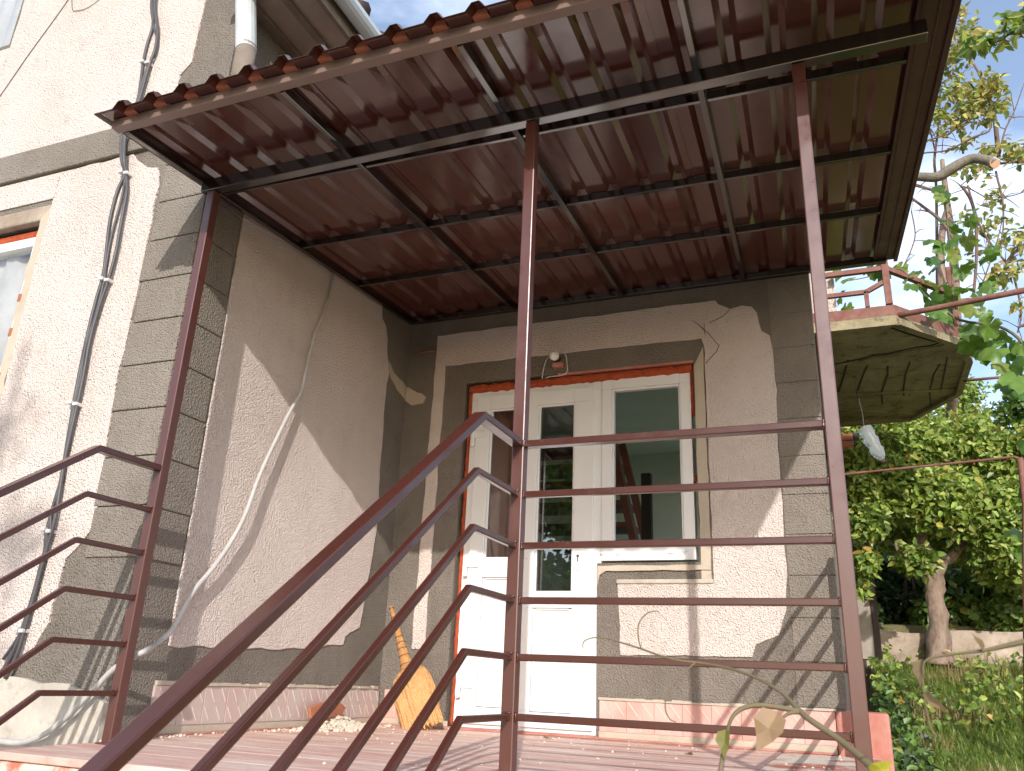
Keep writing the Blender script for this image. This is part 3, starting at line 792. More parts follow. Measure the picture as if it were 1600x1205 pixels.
def yline(x0, x1, ya, yb_, name, h=0.04, up=0.0, mat='dark_paint'):
    m = MB(); n = len(m.v)
    za, zb = zf(ya) + up, zf(yb_) + up
    m.v += [(x0, ya, za), (x1, ya, za), (x1, yb_, zb), (x0, yb_, zb), (x0, ya, za + h), (x1, ya, za + h), (x1, yb_, zb + h), (x0, yb_, zb + h)]
    m.f += [(0, 3, 2, 1), (4, 5, 6, 7), (0, 1, 5, 4), (1, 2, 6, 5), (2, 3, 7, 6), (3, 0, 4, 7)]
    return shear(m).build(name, MT[mat], can, bevel=0.003)
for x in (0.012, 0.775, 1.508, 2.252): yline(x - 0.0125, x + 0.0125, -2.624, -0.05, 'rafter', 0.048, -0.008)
MB().box(0.062, 3.10, -2.665, -2.625, zf(-2.645), zf(-2.645) + 0.04).build('eave_beam', MT['primer'], can, bevel=0.003)  # eave beam coloured paler so that it looks lit
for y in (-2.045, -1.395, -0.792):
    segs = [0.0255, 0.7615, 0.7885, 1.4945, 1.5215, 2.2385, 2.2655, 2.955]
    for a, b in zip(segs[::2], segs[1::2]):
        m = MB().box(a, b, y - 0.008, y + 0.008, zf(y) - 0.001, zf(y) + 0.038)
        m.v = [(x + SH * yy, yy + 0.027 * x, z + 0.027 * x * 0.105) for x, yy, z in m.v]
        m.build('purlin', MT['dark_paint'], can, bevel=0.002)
# ribbed sheets
PIT = 0.1535
def sheet(i0, i1):
    m = MB(); prof = []; e = 0.002 if i0 == 7 else 0.0
    if i0 == 7: prof.append((-0.045 + PIT * i0 - 0.008, 0))
    for i in range(i0, i1):
        x = -0.045 + PIT * i
        prof += [(x, 0), (x + 0.0815, 0), (x + 0.0815 + 0.022, 0.0165), (x + 0.0815 + 0.049, 0.0165), (x + 0.0815 + 0.071, 0)]
    prof.append((-0.045 + PIT * i1 + (0.03 if i0 == 7 else 0.0), 0))
    rows = [(-2.735, -0.010, 1.9), (-2.712, 0.002, 1.95), (-2.60, 0, 1.5), (-2.50, 0, 1.0), (-2.1, 0, 1), (-1.6, 0, 1), (-1.0, 0, 1), (-0.5, 0, 1), (0.0, 0, 1)]
    n = len(prof)
    for th in (0.0, 0.0016):
        for y, dz, s in rows:
            for x, z in prof:
                m.v.append((x, y, zf(y) + 0.0425 - e + dz + z * s + th))
    R_ = len(rows)
    for k in range(2):
        for r in range(R_ - 1):
            for c in range(n - 1):
                a = k * R_ * n + r * n + c; m.f.append((a, a + 1, a + n + 1, a + n))
    o = R_ * n
    for c in range(n - 1): m.f.append((c, c + 1, o + c + 1, o + c))
    for r in range(R_ - 1):
        a = r * n; m.f.append((a, a + n, o + a + n, o + a)); a = r * n + n - 1; m.f.append((a, a + n, o + a + n, o + a))
    ob = shear(m).build('roof_sheet', MT['sheet'], can)
    ob.data.materials.append(MT['verge']); nf = (R_ - 1) * (n - 1)
    for p in ob.data.polygons:
        if p.index >= nf or max(ob.data.vertices[q].co.y for q in p.vertices) < -2.60 + 1.2: p.material_index = 1
    return ob
for a, b in ((0, 7), (7, 14), (14, 20)): sheet(a, b)
fl0 = None  # orange plugs that paint the lit insides of the sheet ribs
for i in range(20):
    x = -0.045 + PIT * i + 0.0845
    if fl0 is None:
        x00 = x
        fl0 = shear(MB().prism([(x + 0.003, 0.044 + zf(-2.68)), (x + 0.061, 0.044 + zf(-2.68)), (x + 0.050, 0.074 + zf(-2.68)), (x + 0.014, 0.074 + zf(-2.68))], FY, -2.685, -2.66)).build('rib_filler', MT['filler'], can)
    else: clone(fl0, can, (x - x00, 0, 0))
# verge trims on both ends
def trim(x0, x1, dz0, dz1, name='verge_trim'):
    m = MB(); ya, yb_ = -2.725, 0.0
    m.v += [(x0, ya, zf(ya) + dz0), (x1, ya, zf(ya) + dz0), (x1, yb_, zf(yb_) + dz0), (x0, yb_, zf(yb_) + dz0), (x0, ya, zf(ya) + dz1), (x1, ya, zf(ya) + dz1), (x1, yb_, zf(yb_) + dz1), (x0, yb_, zf(yb_) + dz1)]
    m.f += [(0, 3, 2, 1), (4, 5, 6, 7), (0, 1, 5, 4), (1, 2, 6, 5), (2, 3, 7, 6), (3, 0, 4, 7)]
    return shear(m).build(name, MT['verge'], can, bevel=0.002)
trim(2.968, 3.075, 0.026, 0.0395); trim(3.0755, 3.095, 0.010, 0.085); trim(3.034, 3.040, 0.018, 0.0255); trim(2.984, 2.988, 0.020, 0.0255)
trim(-0.075, -0.047, 0.040, 0.046)

# ================================================================ RAILINGS
TZ = [0.2676 + (z - 0.2676) * 0.9544 for z in (1.043, 0.8666, 0.6939, 0.5176, 0.3423, 0.1656)]
fr_ = thing('front_railing', (2.16, YP, 0), 'level brown steel railing with six bars in front of the door and window', 'railing')
for i, z in enumerate(TZ):
    if i == 0: MB().box(XM + 0.0215, XR - 0.0215, YP - 0.019, YP + 0.019, z - 0.011, z + 0.011).build('handrail', MT['rail_paint'], fr_, bevel=0.003)
    else: MB().box(XM + 0.0215, XR - 0.0215, YP - 0.011, YP + 0.011, z - 0.0105, z + 0.0105).build('bar', MT['rail_paint'], fr_, bevel=0.003)
    for xw, sg in ((XM + 0.023, 1), (XR - 0.023, -1)):
        wq = 0.021 if i == 0 else 0.013
        MB().tube([(xw + sg * random.uniform(-.001, .002), YP - wq, z + q * 0.0135) for q in (-1, -.5, 0, .5, 1)], [random.uniform(.0025, .0042) for q in range(5)], 6).build('weld', MT['rail_paint'], fr_, smooth=True)
YEND = -4.15; SLP = 0.735
def stair_rail(x, label, sl, yb0):
    o = thing('stair_railing', (x, -3.2, -0.9), label, 'railing', 'stair railings of the porch')
    for i, z in enumerate(TZ):
        yb = yb0 - 0.004 * i
        zz = z + sl * (YEND - yb)
        h, w_ = (0.023, 0.040) if i == 0 else (0.019, 0.019)
        m = MB().sweep([(YP - 0.0215, z), (yb, z), (YEND, zz)], lambda a, b, d: (x + d, a, b), w_, h)
        m.build('handrail' if i == 0 else 'bar', MT['rail_paint'], o, bevel=0.003)
        MB().tube([(x + q * 0.012, YP - 0.0235 + random.uniform(-.002, .001), z + 0.0115) for q in (-1, -.4, .3, 1)], [random.uniform(.0025, .004) for q in range(4)], 6).build('weld', MT['rail_paint'], o, smooth=True)
    MB().box(x - 0.025, x + 0.025, YEND - 0.056, YEND - 0.004, hgt(x, YEND) - 0.05, TZ[0] + sl * (YEND - yb0) + 0.02).build('newel', MT['rail_paint'], o, bevel=0.004)
stair_rail(XM, 'brown steel stair railing descending from the middle canopy post towards the viewer', 0.743, -2.503)
stair_rail(XL, 'brown steel stair railing descending from the left canopy post along the house wall', 0.72, -2.490)
sr = thing('side_railing', (XR, -1.1, 0), 'brown steel side railing between the right canopy post and the house corner', 'railing')
for i, z in enumerate(TZ):
    MB().box(XR - 0.010, XR + 0.010, YP + 0.0215, -0.21, z - 0.0105, z + 0.0105).build('handrail' if i == 0 else 'bar', MT['rail_paint'], sr, bevel=0.003)
MB().box(XR - 0.02, XR + 0.02, -0.21, -0.17, 0.0, TZ[0] + 0.016).build('end_post', MT['rail_paint'], sr, bevel=0.003)

# ================================================================ LAMP, CABLES, CONDUIT
c0 = onY(866, 556, -0.075)
lamp = thing('porch_lamp', (c0.x, -0.02, c0.z - 0.03), 'white ball bulb lamp on a small wooden block above the door', 'lamp')
b = bmesh.new(); bmesh.ops.create_uvsphere(b, u_segments=24, v_segments=16, radius=0.031)
me = bpy.data.meshes.new('bulb'); b.to_mesh(me); b.free(); me.materials.append(MT['bulb'])
me.polygons.foreach_set('use_smooth', [True] * len(me.polygons))
ob = bpy.data.objects.new('bulb', me); COL.objects.link(ob); ob.parent = lamp; ob.location = c0 - ORG[lamp.name]
MB().tube([(c0.x, -0.05, c0.z), (c0.x + 0.004, -0.012, c0.z + 0.006)], [0.017, 0.02], 14).build('socket', MT['pvc_dark'], lamp, smooth=True)
a = onY(872, 571, -0.02)
MB().box(a.x - 0.035, a.x + 0.035, -0.034, -0.0005, a.z - 0.014, a.z + 0.016).build('block', MT['red_paint'], lamp, bevel=0.003)
cb = [onY(u, v, -0.02) for u, v in ((872, 550), (876, 548), (881, 550), (885, 558), (886, 568), (887, 579), (884, 584), (876, 587), (866, 588), (858, 589), (852, 591))]
cb2 = [onY(u, v, -0.03) for u, v in ((858, 556), (853, 564), (850, 573), (848, 583), (847, 592))]
MB().tube(cb, 0.0032, 6).tube(cb2, 0.0032, 6).build('lamp_cable', MT['clip'], lamp, smooth=True)

def smooth_path(pts, n=6):
    pts = [Vector(p) for p in pts]; out = []
    for i in range(len(pts) - 1):
        p0 = pts[max(i - 1, 0)]; p1 = pts[i]; p2 = pts[i + 1]; p3 = pts[min(i + 2, len(pts) - 1)]
        for k in range(n):
            t_ = k / n
            out.append(0.5 * ((2 * p1) + (p2 - p0) * t_ + (2 * p0 - 5 * p1 + 4 * p2 - p3) * t_ ** 2 + (3 * p1 - p0 - 3 * p2 + p3) * t_ ** 3))
    out.append(pts[-1]); return out
wc = thing('wall_cable', (-0.55, -2.08, 0.3), 'bundle of grey cables clipped to the cream front wall left of the porch', 'cable')
cl_px = {98: (222, 236), 270: (196, 196), 437: (161, 172), 630: (113, 122), 828: (72, 80), 983: (30, 38)}
CA = [(234, -30), (238, 10), (239, 40), (230, 70), (224, 98), (220, 130), (214, 162), (200, 200), (190, 215), (190, 250), (195, 272), (183, 300), (172, 345), (166, 395), (161, 432), (150, 470), (140, 510), (129, 560), (116, 628), (104, 700), (97, 745), (84, 790), (74, 828), (69, 870), (55, 920), (36, 980), (20, 1020), (0, 1055)]
CBx = [(246, -30), (242, 10), (246, 45), (243, 75), (234, 100), (224, 135), (216, 162), (204, 200), (196, 215), (194, 250), (197, 272), (198, 300), (190, 345), (181, 395), (170, 436), (155, 480), (141, 530), (131, 585), (121, 632), (104, 705), (96, 750), (90, 790), (82, 828), (72, 860), (60, 905), (38, 985), (26, 1025), (8, 1060)]
CC = [(240, -30), (236, 10), (242, 50), (247, 60), (243, 85), (232, 100), (219, 140), (212, 165), (198, 200), (193, 215), (192, 255), (196, 272), (190, 310), (174, 370), (165, 420), (163, 438), (150, 490), (134, 540), (126, 590), (117, 630), (101, 715), (90, 770), (80, 800), (78, 828), (64, 880), (50, 935), (34, 985), (5, 1030)]
for k, (pth, yy) in enumerate(((CA, -2.066), (CBx, -2.078), (CC, -2.07))):
    MB().tube(smooth_path([onY(u, v, yy - (0.02 if 190 < v < 260 else 0)) for u, v in pth], 4), 0.0085 if k < 2 else 0.006, 8).build('cable', MT['cable'], wc, smooth=True)
for v, (u0, u1) in cl_px.items():
    a = onY((u0 + u1) / 2 - 5, v, -2.07); MB().box(a.x - 0.013, a.x + 0.013, -2.088, -2.049, a.z - 0.008, a.z + 0.008).build('cable_clip', MT['clip'], wc, bevel=0.003)
    a = onY((u0 + u1) / 2 + 5, v + 3, -2.07); MB().box(a.x - 0.013, a.x + 0.013, -2.094, -2.049, a.z - 0.008, a.z + 0.008).build('cable_clip', MT['clip'], wc, bevel=0.003)
cpts = [onX(u, v, xx + SX) for u, v, xx in ((523, 425, 0.012), (520, 440, 0.012), (513, 470, 0.014), (500, 505, 0.016), (490, 530, 0.02), (478, 580, 0.025), (470, 615, 0.03), (455, 640, 0.035), (430, 690, 0.045), (405, 745, 0.05), (385, 800, 0.05), (365, 840, 0.045), (335, 885, 0.04), (305, 920, 0.035), (288, 950, 0.035), (268, 985, 0.04))]
cpts += [onX(246, 1005, 0.05), onY(226, 1018, -2.10), onY(205, 1027, -2.115), onY(175, 1048, -2.115), onY(140, 1085, -2.11), onY(105, 1120, -2.11), onY(70, 1147, -2.11), onY(35, 1160, -2.11), onY(0, 1158, -2.11), onY(-60, 1145, -2.11)]
cpts = smooth_path(cpts, 5)
rr = []
acc = 0
MB().tube(cpts, [0.0065 + 0.0045 * min(1, i / 50) for i in range(len(cpts))], 10).build('conduit', MT['conduit'], None, org=cpts[0], smooth=True)
tag(bpy.data.objects['conduit'], 'pale grey plastic conduit hanging loosely down the side wall and around the corner', 'conduit')
ap = [onY(u, v, -2.06) for u, v in ((112, -8), (80, 37), (45, 85), (0, 150), (-30, 190))]
MB().tube(smooth_path(ap, 4), 0.0022, 5).tube(smooth_path([onY(u, v, -2.06) for u, v in ((112, -8), (113, 14), (118, 17), (133, 14), (150, 4), (160, -6))], 4), 0.0018, 5).build('thin_wire', MT['cable'], None, org=ap[0])
tag(bpy.data.objects['thin_wire'], 'thin dark wire slanting across the upper cream wall', 'wire')

# ================================================================ BROOM AND RUBBLE
B0, B1 = Vector((0.115, -0.165, 0.665)), Vector((0.425, -0.235, 0.012))
bro = thing('broom', (0.42, -0.22, 0.0), 'straw broom leaning beside the door with its fan on the floor', 'broom')
ax_ = (B1 - B0).normalized(); Lb = (B1 - B0).length
wd_ = ax_.cross(Vector((0, -1, 0))).normalized(); dp_ = ax_.cross(wd_).normalized()
def bat(s, r, th): return B0 + ax_ * (Lb * s) + wd_ * (r[0] * math.cos(th)) + dp_ * (r[1] * math.sin(th))
prof = [(0.0, 0.012, 0.012), (0.1, 0.014, 0.013), (0.25, 0.020, 0.018), (0.38, 0.027, 0.022), (0.50, 0.036, 0.028), (0.535, 0.045, 0.030), (0.55, 0.078, 0.034), (0.58, 0.102, 0.038), (0.64, 0.122, 0.042), (0.74, 0.134, 0.042), (0.88, 0.134, 0.036), (1.0, 0.120, 0.028)]
hm = MB()
def skin(m, rows, k):
    n0 = len(m.v)
    for s_, a_, b_ in rows:
        for j in range(k): m.v.append(tuple(bat(s_, (a_, b_), 2 * math.pi * j / k)))
    for i in range(len(rows) - 1):
        for j in range(k):
            a = n0 + i * k + j; b2 = n0 + i * k + (j + 1) % k; m.f.append((a, b2, b2 + k, a + k))
    m.f.append(tuple(n0 + j for j in range(k))); m.f.append(tuple(n0 + (len(rows) - 1) * k + j for j in range(k)))
skin(hm, prof[:6], 14); hm.build('handle', MT['broom'], bro, smooth=True)
hm = MB(); skin(hm, prof[5:], 22); hm.build('bristles', MT['broom'], bro, smooth=True)
st = MB()
for i in range(620):
    th = random.uniform(0, 2 * math.pi); q = random.uniform(0.2, 1)
    s1 = random.uniform(0.95, 1.03); s0 = random.uniform(0.55, 0.75)
    f = lambda s_: np.interp(s_, [p[0] for p in prof], [p[1] for p in prof]), 
    a0_ = np.interp(s0, [p[0] for p in prof], [p[1] for p in prof]); b0_ = np.interp(s0, [p[0] for p in prof], [p[2] for p in prof])
    a1_ = 0.121 * random.uniform(0.9, 1.06); b1_ = 0.028
    st.tube([bat(s0, (a0_ * 1.01, b0_ * 1.03), th), bat((s0 + s1) / 2, (a1_ * 0.97, b0_ * 1.05), th), bat(s1, (a1_, b1_), th)], random.uniform(0.0010, 0.0022), 3, False)
st.build('straw', MT['straw'], bro)['kind'] = 'stuff'
tb = MB()
for s_ in (0.02, 0.10, 0.16, 0.27, 0.32, 0.37, 0.43, 0.50):
    a_ = np.interp(s_, [p[0] for p in prof], [p[1] for p in prof]) + 0.002; b_ = np.interp(s_, [p[0] for p in prof], [p[2] for p in prof]) + 0.002
    tb.tube([bat(s_, (a_, b_), 2 * math.pi * j / 18) for j in range(19)], 0.0022, 4, False)
tb.build('binding', MT['broom_tie'], bro)
rb = thing('rubble_pile', (0.18, -0.62, 0), 'small heap of crumbled plaster against the side wall by the broom', 'rubble')
pile = MB()
def chunk(m, c, r):
    b = bmesh.new(); bmesh.ops.create_icosphere(b, subdivisions=1, radius=r)
    n = len(m.v); s_ = Vector((random.uniform(0.7, 1.3), random.uniform(0.7, 1.3), random.uniform(0.5, 0.9)))
    for v in b.verts:
        k = 1 + 0.35 * noise.noise(v.co * 30 + Vector(c) * 50); m.v.append((c[0] + v.co.x * s_.x * k, c[1] + v.co.y * s_.y * k, c[2] + v.co.z * s_.z * k))
    for f in b.faces: m.f.append(tuple(n + v.index for v in f.verts))
    b.free()
for i in range(420):
    q = rng.normal(0, 1, 2); d = math.hypot(*q)
    x = 0.11 + abs(q[0]) * 0.07; y = -0.62 + q[1] * 0.16
    z = 0.075 * math.exp(-((x - 0.06) / 0.10) ** 2 - ((y + 0.62) / 0.2) ** 2) * random.uniform(0.2, 1) + 0.004
    chunk(pile, (x, y, z), random.choice([0.004, 0.006, 0.009, 0.013, 0.018]))
o = pile.build('crumbs', MT['rubble'], rb); o['kind'] = 'stuff'
sh = MB().prism([(-0.78, 0.05), (-0.62, 0.045), (-0.50, 0.06), (-0.46, 0.10), (-0.52, 0.125), (-0.60, 0.13), (-0.72, 0.125), (-0.80, 0.10)], FX, 0.045, 0.062)
sh.build('broken_tile', MT['clay'], rb, bevel=0.004)

gr = MB()
for i in range(260):
    x = random.uniform(0.05, 2.6); y = -abs(random.gauss(0, 0.55)) - 0.05 if i % 2 else random.uniform(-2.4, -0.05)
    if y < -2.4: continue
    chunk(gr, (x, y, 0.003), random.choice([0.002, 0.003, 0.004, 0.006]))
for i in range(120): chunk(gr, (WX + 0.02 + abs(random.gauss(0, 0.05)), random.uniform(-1.9, -0.05), 0.003), random.choice([0.003, 0.004, 0.006, 0.008]))
tag(gr.build('grit', MT['rubble']), 'scattered plaster grit on the porch floor', 'grit', kind='stuff')
# ================================================================ PLANTS
def leafpal(kind):
    r = random.random()
    if kind == 'green':
        return random.choice([(0.11, 0.19, 0.04), (0.14, 0.23, 0.05), (0.09, 0.16, 0.04), (0.17, 0.24, 0.06)]) if r < 0.95 else random.choice([(0.30, 0.25, 0.04), (0.34, 0.20, 0.04), (0.22, 0.22, 0.04)])
    if kind == 'fresh':
        return random.choice([(0.24, 0.34, 0.065), (0.29, 0.37, 0.08), (0.17, 0.26, 0.055), (0.34, 0.39, 0.10)]) if r < 0.95 else random.choice([(0.42, 0.36, 0.07), (0.46, 0.28, 0.06), (0.34, 0.34, 0.07)])
    if kind == 'pear':
        return random.choice([(0.34, 0.34, 0.09), (0.44, 0.37, 0.11), (0.24, 0.28, 0.08), (0.36, 0.28, 0.10), (0.19, 0.24, 0.07)])
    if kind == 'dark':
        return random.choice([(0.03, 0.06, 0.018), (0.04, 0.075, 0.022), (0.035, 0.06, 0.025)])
def add_leaf(m, cols, p, L, W2, kind, down=0.35, nrm=None):
    d = Vector((random.gauss(0, 1), random.gauss(0, 1), random.gauss(-down, 0.7))).normalized()
    u = Vector((random.gauss(0, .6), random.gauss(-0.85, .5), random.gauss(0.65, .5)))
    s_ = d.cross(u)
    if s_.length < 1e-3: return
    s_.normalize(); u = s_.cross(d)
    n = len(m.v); c = leafpal(kind); j = random.uniform(0.65, 1.5)
    f = W2 * random.uniform(0.25, 0.6)
    tipb = -u * L * random.uniform(0.0, 0.3)
    q = [p, p + d * L * .35 + s_ * W2 + u * f, p + d * L * .75 + s_ * W2 * .7 + u * f * .6 + tipb * .5, p + d * L + tipb, p + d * L * .75 - s_ * W2 * .7 + u * f * .6 + tipb * .5, p + d * L * .35 - s_ * W2 + u * f]
    m.v += [tuple(x_) for x_ in q]
    m.f += [(n, n + 1, n + 2, n + 3), (n, n + 3, n + 4, n + 5)]
    cols += [(c[0] * j, c[1] * j, c[2] * j, 1)] * 6
def crown(name, parent, clumps, count, L, W2, kind, hollow=0.45, stuff=False):
    m = MB(); cols = []
    wts = np.array([c[1] ** 2 for c in clumps]); wts = wts / wts.sum()
    for i in rng.choice(len(clumps), size=count, p=wts):
        c, r = clumps[i][0], clumps[i][1]; k = clumps[i][2] if len(clumps[i]) > 2 else kind
        q = Vector(rng.normal(0, 1, 3)).normalized() * (r * random.uniform(hollow, 1.08) * (1 + 0.35 * noise.noise(Vector(c) * 3 + Vector((i, 0, 0)) + Vector(rng.normal(0, .6, 3)))))
        q.z *= 0.85
        add_leaf(m, cols, Vector(c) + q, L * random.uniform(0.6, 1.25), W2 * random.uniform(0.7, 1.2), k)
    o = m.build(name, MT['leaf'], parent, fix=False, colors=cols)
    if stuff: o['kind'] = 'stuff'
    return o
def limbs(name, parent, paths, mat, k=8):
    m = MB()
    for pts, rads in paths: m.tube(smooth_path(pts, 4), np.interp(np.linspace(0, 1, (len(pts) - 1) * 4 + 1), np.linspace(0, 1, len(rads)), rads), k)
    return m.build(name, mat, parent, smooth=True)
def wob(a, b, n, amt):
    a = Vector(a); b = Vector(b)
    return [a + (b - a) * (i / n) + (Vector((random.gauss(0, amt), random.gauss(0, amt), random.gauss(0, amt * .5))) if 0 < i < n else Vector()) for i in range(n + 1)]

# garden tree with a bare trunk on the terrace wall
def clump_px(lst, kind=None):
    out = []
    for e in lst:
        u, v, rpx, dist = e[:4]; c = far(u, v, dist); r = rpx * (c - CAM).dot(RF) / FPX
        out.append((c, r) + ((e[4],) if len(e) > 4 else ()))
    return out
gt_base = far(1468, 1015, 8.95); 
gtr = thing('garden_tree', (gt_base.x, gt_base.y, gt_base.z - 0.1), 'leafy fruit tree with a bare twisted trunk by the low garden wall', 'tree')
tp = [gt_base + Vector((0, 0, -0.15)), far(1466, 990, 8.95), far(1464, 950, 8.95), far(1459, 915, 8.95), far(1452, 890, 8.9), far(1440, 840, 8.8), far(1425, 760, 8.8)]
limbs('trunk', gtr, [(tp, [0.13, 0.095, 0.075, 0.085, 0.10, 0.055, 0.03]), ([far(1455, 905, 8.95), far(1478, 880, 9.0), far(1510, 840, 9.1), far(1540, 760, 9.2)], [0.06, 0.05, 0.035, 0.015]), ([far(1453, 895, 8.9), far(1430, 885, 8.7), far(1400, 850, 8.6)], [0.05, 0.035, 0.015])], MT['bark'], 14)
tk = [o for o in gtr.children if o.name.startswith('trunk')][0]
for v in tk.data.vertices:
    q = v.co * 7; v.co += Vector([noise.noise(q + Vector((k, 0, 0))) for k in (0, 31, 57)]) * 0.045 + Vector([noise.noise(q * 3 + Vector((k, 0, 0))) for k in (5, 37, 77)]) * 0.018
cl = [(1346, 760, 24, 7.8), (1352, 820, 26, 7.8), (1352, 880, 22, 7.8), (1345, 925, 12, 7.8), (1345, 800, 45, 8.0), (1350, 730, 42, 8.4), (1390, 690, 50, 8.8), (1440, 700, 55, 9.2), (1500, 690, 50, 9.4), (1560, 720, 50, 9.6), (1400, 760, 55, 8.4), (1460, 780, 60, 8.6), (1530, 800, 60, 8.9), (1590, 790, 45, 9.0), (1400, 830, 40, 9.3), (1490, 845, 40, 9.4), (1570, 880, 45, 9.0), (1340, 870, 22, 8.0), (1345, 910, 14, 7.9), (1430, 875, 30, 8.1), (1600, 870, 40, 8.6), (1380, 640, 40, 9.6), (1420, 665, 35, 9.6), (1340, 680, 30, 9.0), (1620, 700, 50, 9.6)]
crown('crown', gtr, clump_px(cl), 18000, 0.078, 0.024, 'fresh', 0.5)
# darker shrubs behind the wall
shr_l = ['dark leafy shrub in the deep shade right of the porch post', 'ivy covered shrub behind the garden tree trunk', 'broad leaved shrub at the right edge above the garden wall']
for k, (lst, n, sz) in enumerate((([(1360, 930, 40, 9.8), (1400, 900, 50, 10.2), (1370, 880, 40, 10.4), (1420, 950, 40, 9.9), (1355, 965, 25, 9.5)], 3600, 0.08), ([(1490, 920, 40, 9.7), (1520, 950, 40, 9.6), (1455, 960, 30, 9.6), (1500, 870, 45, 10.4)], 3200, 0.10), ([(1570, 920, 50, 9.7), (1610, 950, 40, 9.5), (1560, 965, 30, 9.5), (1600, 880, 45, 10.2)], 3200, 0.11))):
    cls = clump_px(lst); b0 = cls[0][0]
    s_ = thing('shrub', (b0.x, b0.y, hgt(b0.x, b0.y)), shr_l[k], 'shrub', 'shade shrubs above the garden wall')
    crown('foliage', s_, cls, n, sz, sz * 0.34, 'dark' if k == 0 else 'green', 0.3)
    limbs('stem', s_, [(wob((b0.x + dx, b0.y + 0.1, hgt(b0.x, b0.y) - 0.1), (b0.x + dx * 2.5, b0.y, b0.z + 0.3), 4, 0.05), [0.03, 0.01]) for dx in (-0.15, 0.02, 0.18)], MT['twig'], 6)
# taller trees behind
bt_l = ['dense green tree rising behind the balcony and fruit tree', 'pale green tree in the far right background', 'tall background tree beyond the right edge of the garden', 'shadowy hedge tree closing the garden behind the shrubs']
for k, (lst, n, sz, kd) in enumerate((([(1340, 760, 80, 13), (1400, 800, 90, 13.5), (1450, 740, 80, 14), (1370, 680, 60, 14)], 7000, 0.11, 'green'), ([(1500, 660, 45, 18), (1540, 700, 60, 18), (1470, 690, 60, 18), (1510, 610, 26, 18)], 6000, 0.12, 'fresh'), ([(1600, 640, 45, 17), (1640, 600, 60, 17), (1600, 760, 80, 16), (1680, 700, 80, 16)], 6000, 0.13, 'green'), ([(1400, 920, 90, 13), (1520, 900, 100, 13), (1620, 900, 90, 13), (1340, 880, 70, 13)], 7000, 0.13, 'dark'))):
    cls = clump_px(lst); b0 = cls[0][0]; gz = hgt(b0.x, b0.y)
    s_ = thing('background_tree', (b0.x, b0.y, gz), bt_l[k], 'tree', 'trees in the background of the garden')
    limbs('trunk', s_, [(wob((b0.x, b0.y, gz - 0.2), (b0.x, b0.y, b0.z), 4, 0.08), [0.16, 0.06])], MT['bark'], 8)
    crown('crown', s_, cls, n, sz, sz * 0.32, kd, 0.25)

# pear tree: bare shoots with yellowing leaf tufts and a sawn limb
D = 8.2
F = lambda pts, d=D: [far(u, v, d) for u, v in pts]
pb = far(1492, 520, D)
pb = far(1478, 1000, 10.6); pear = thing('pear_tree', (pb.x, pb.y, hgt(pb.x, pb.y)), 'half bare pear tree with yellowing leaves and a sawn off limb above the balcony', 'tree')
limbs('trunk', pear, [([far(1478, 1010, 10.6), far(1476, 900, 10.6), far(1478, 760, 10.3), far(1490, 600, 9.2), far(1494, 520, D), far(1492, 440, D), far(1488, 380, D), far(1480, 320, D), far(1472, 250, D)], [0.09, 0.08, 0.055, 0.05, 0.043, 0.04, 0.034, 0.02]),
    ([far(1476, 500, D), far(1472, 440, D), far(1470, 400, D), far(1474, 350, D), far(1482, 325, D)], [0.04, 0.042, 0.035, 0.03, 0.03])], MT['bark'], 10)
limb_o = limbs('limb', pear, [(F([(1400, 277), (1430, 276), (1462, 277), (1480, 268), (1500, 256), (1520, 248), (1540, 250), (1553, 256)], 7.6), [0.032, 0.040, 0.046, 0.050, 0.046, 0.044, 0.044, 0.046])], MT['grey_bark'], 14)
ce = far(1553.5, 256, 7.59); cdir = (far(1556, 258, 7.6) - far(1540, 250, 7.6)).normalized() * 0.006
MB().tube([ce, ce + cdir + Vector((0, -0.012, 0))], 0.045, 16).build('cut_end', MT['cut_wood'], limb_o)
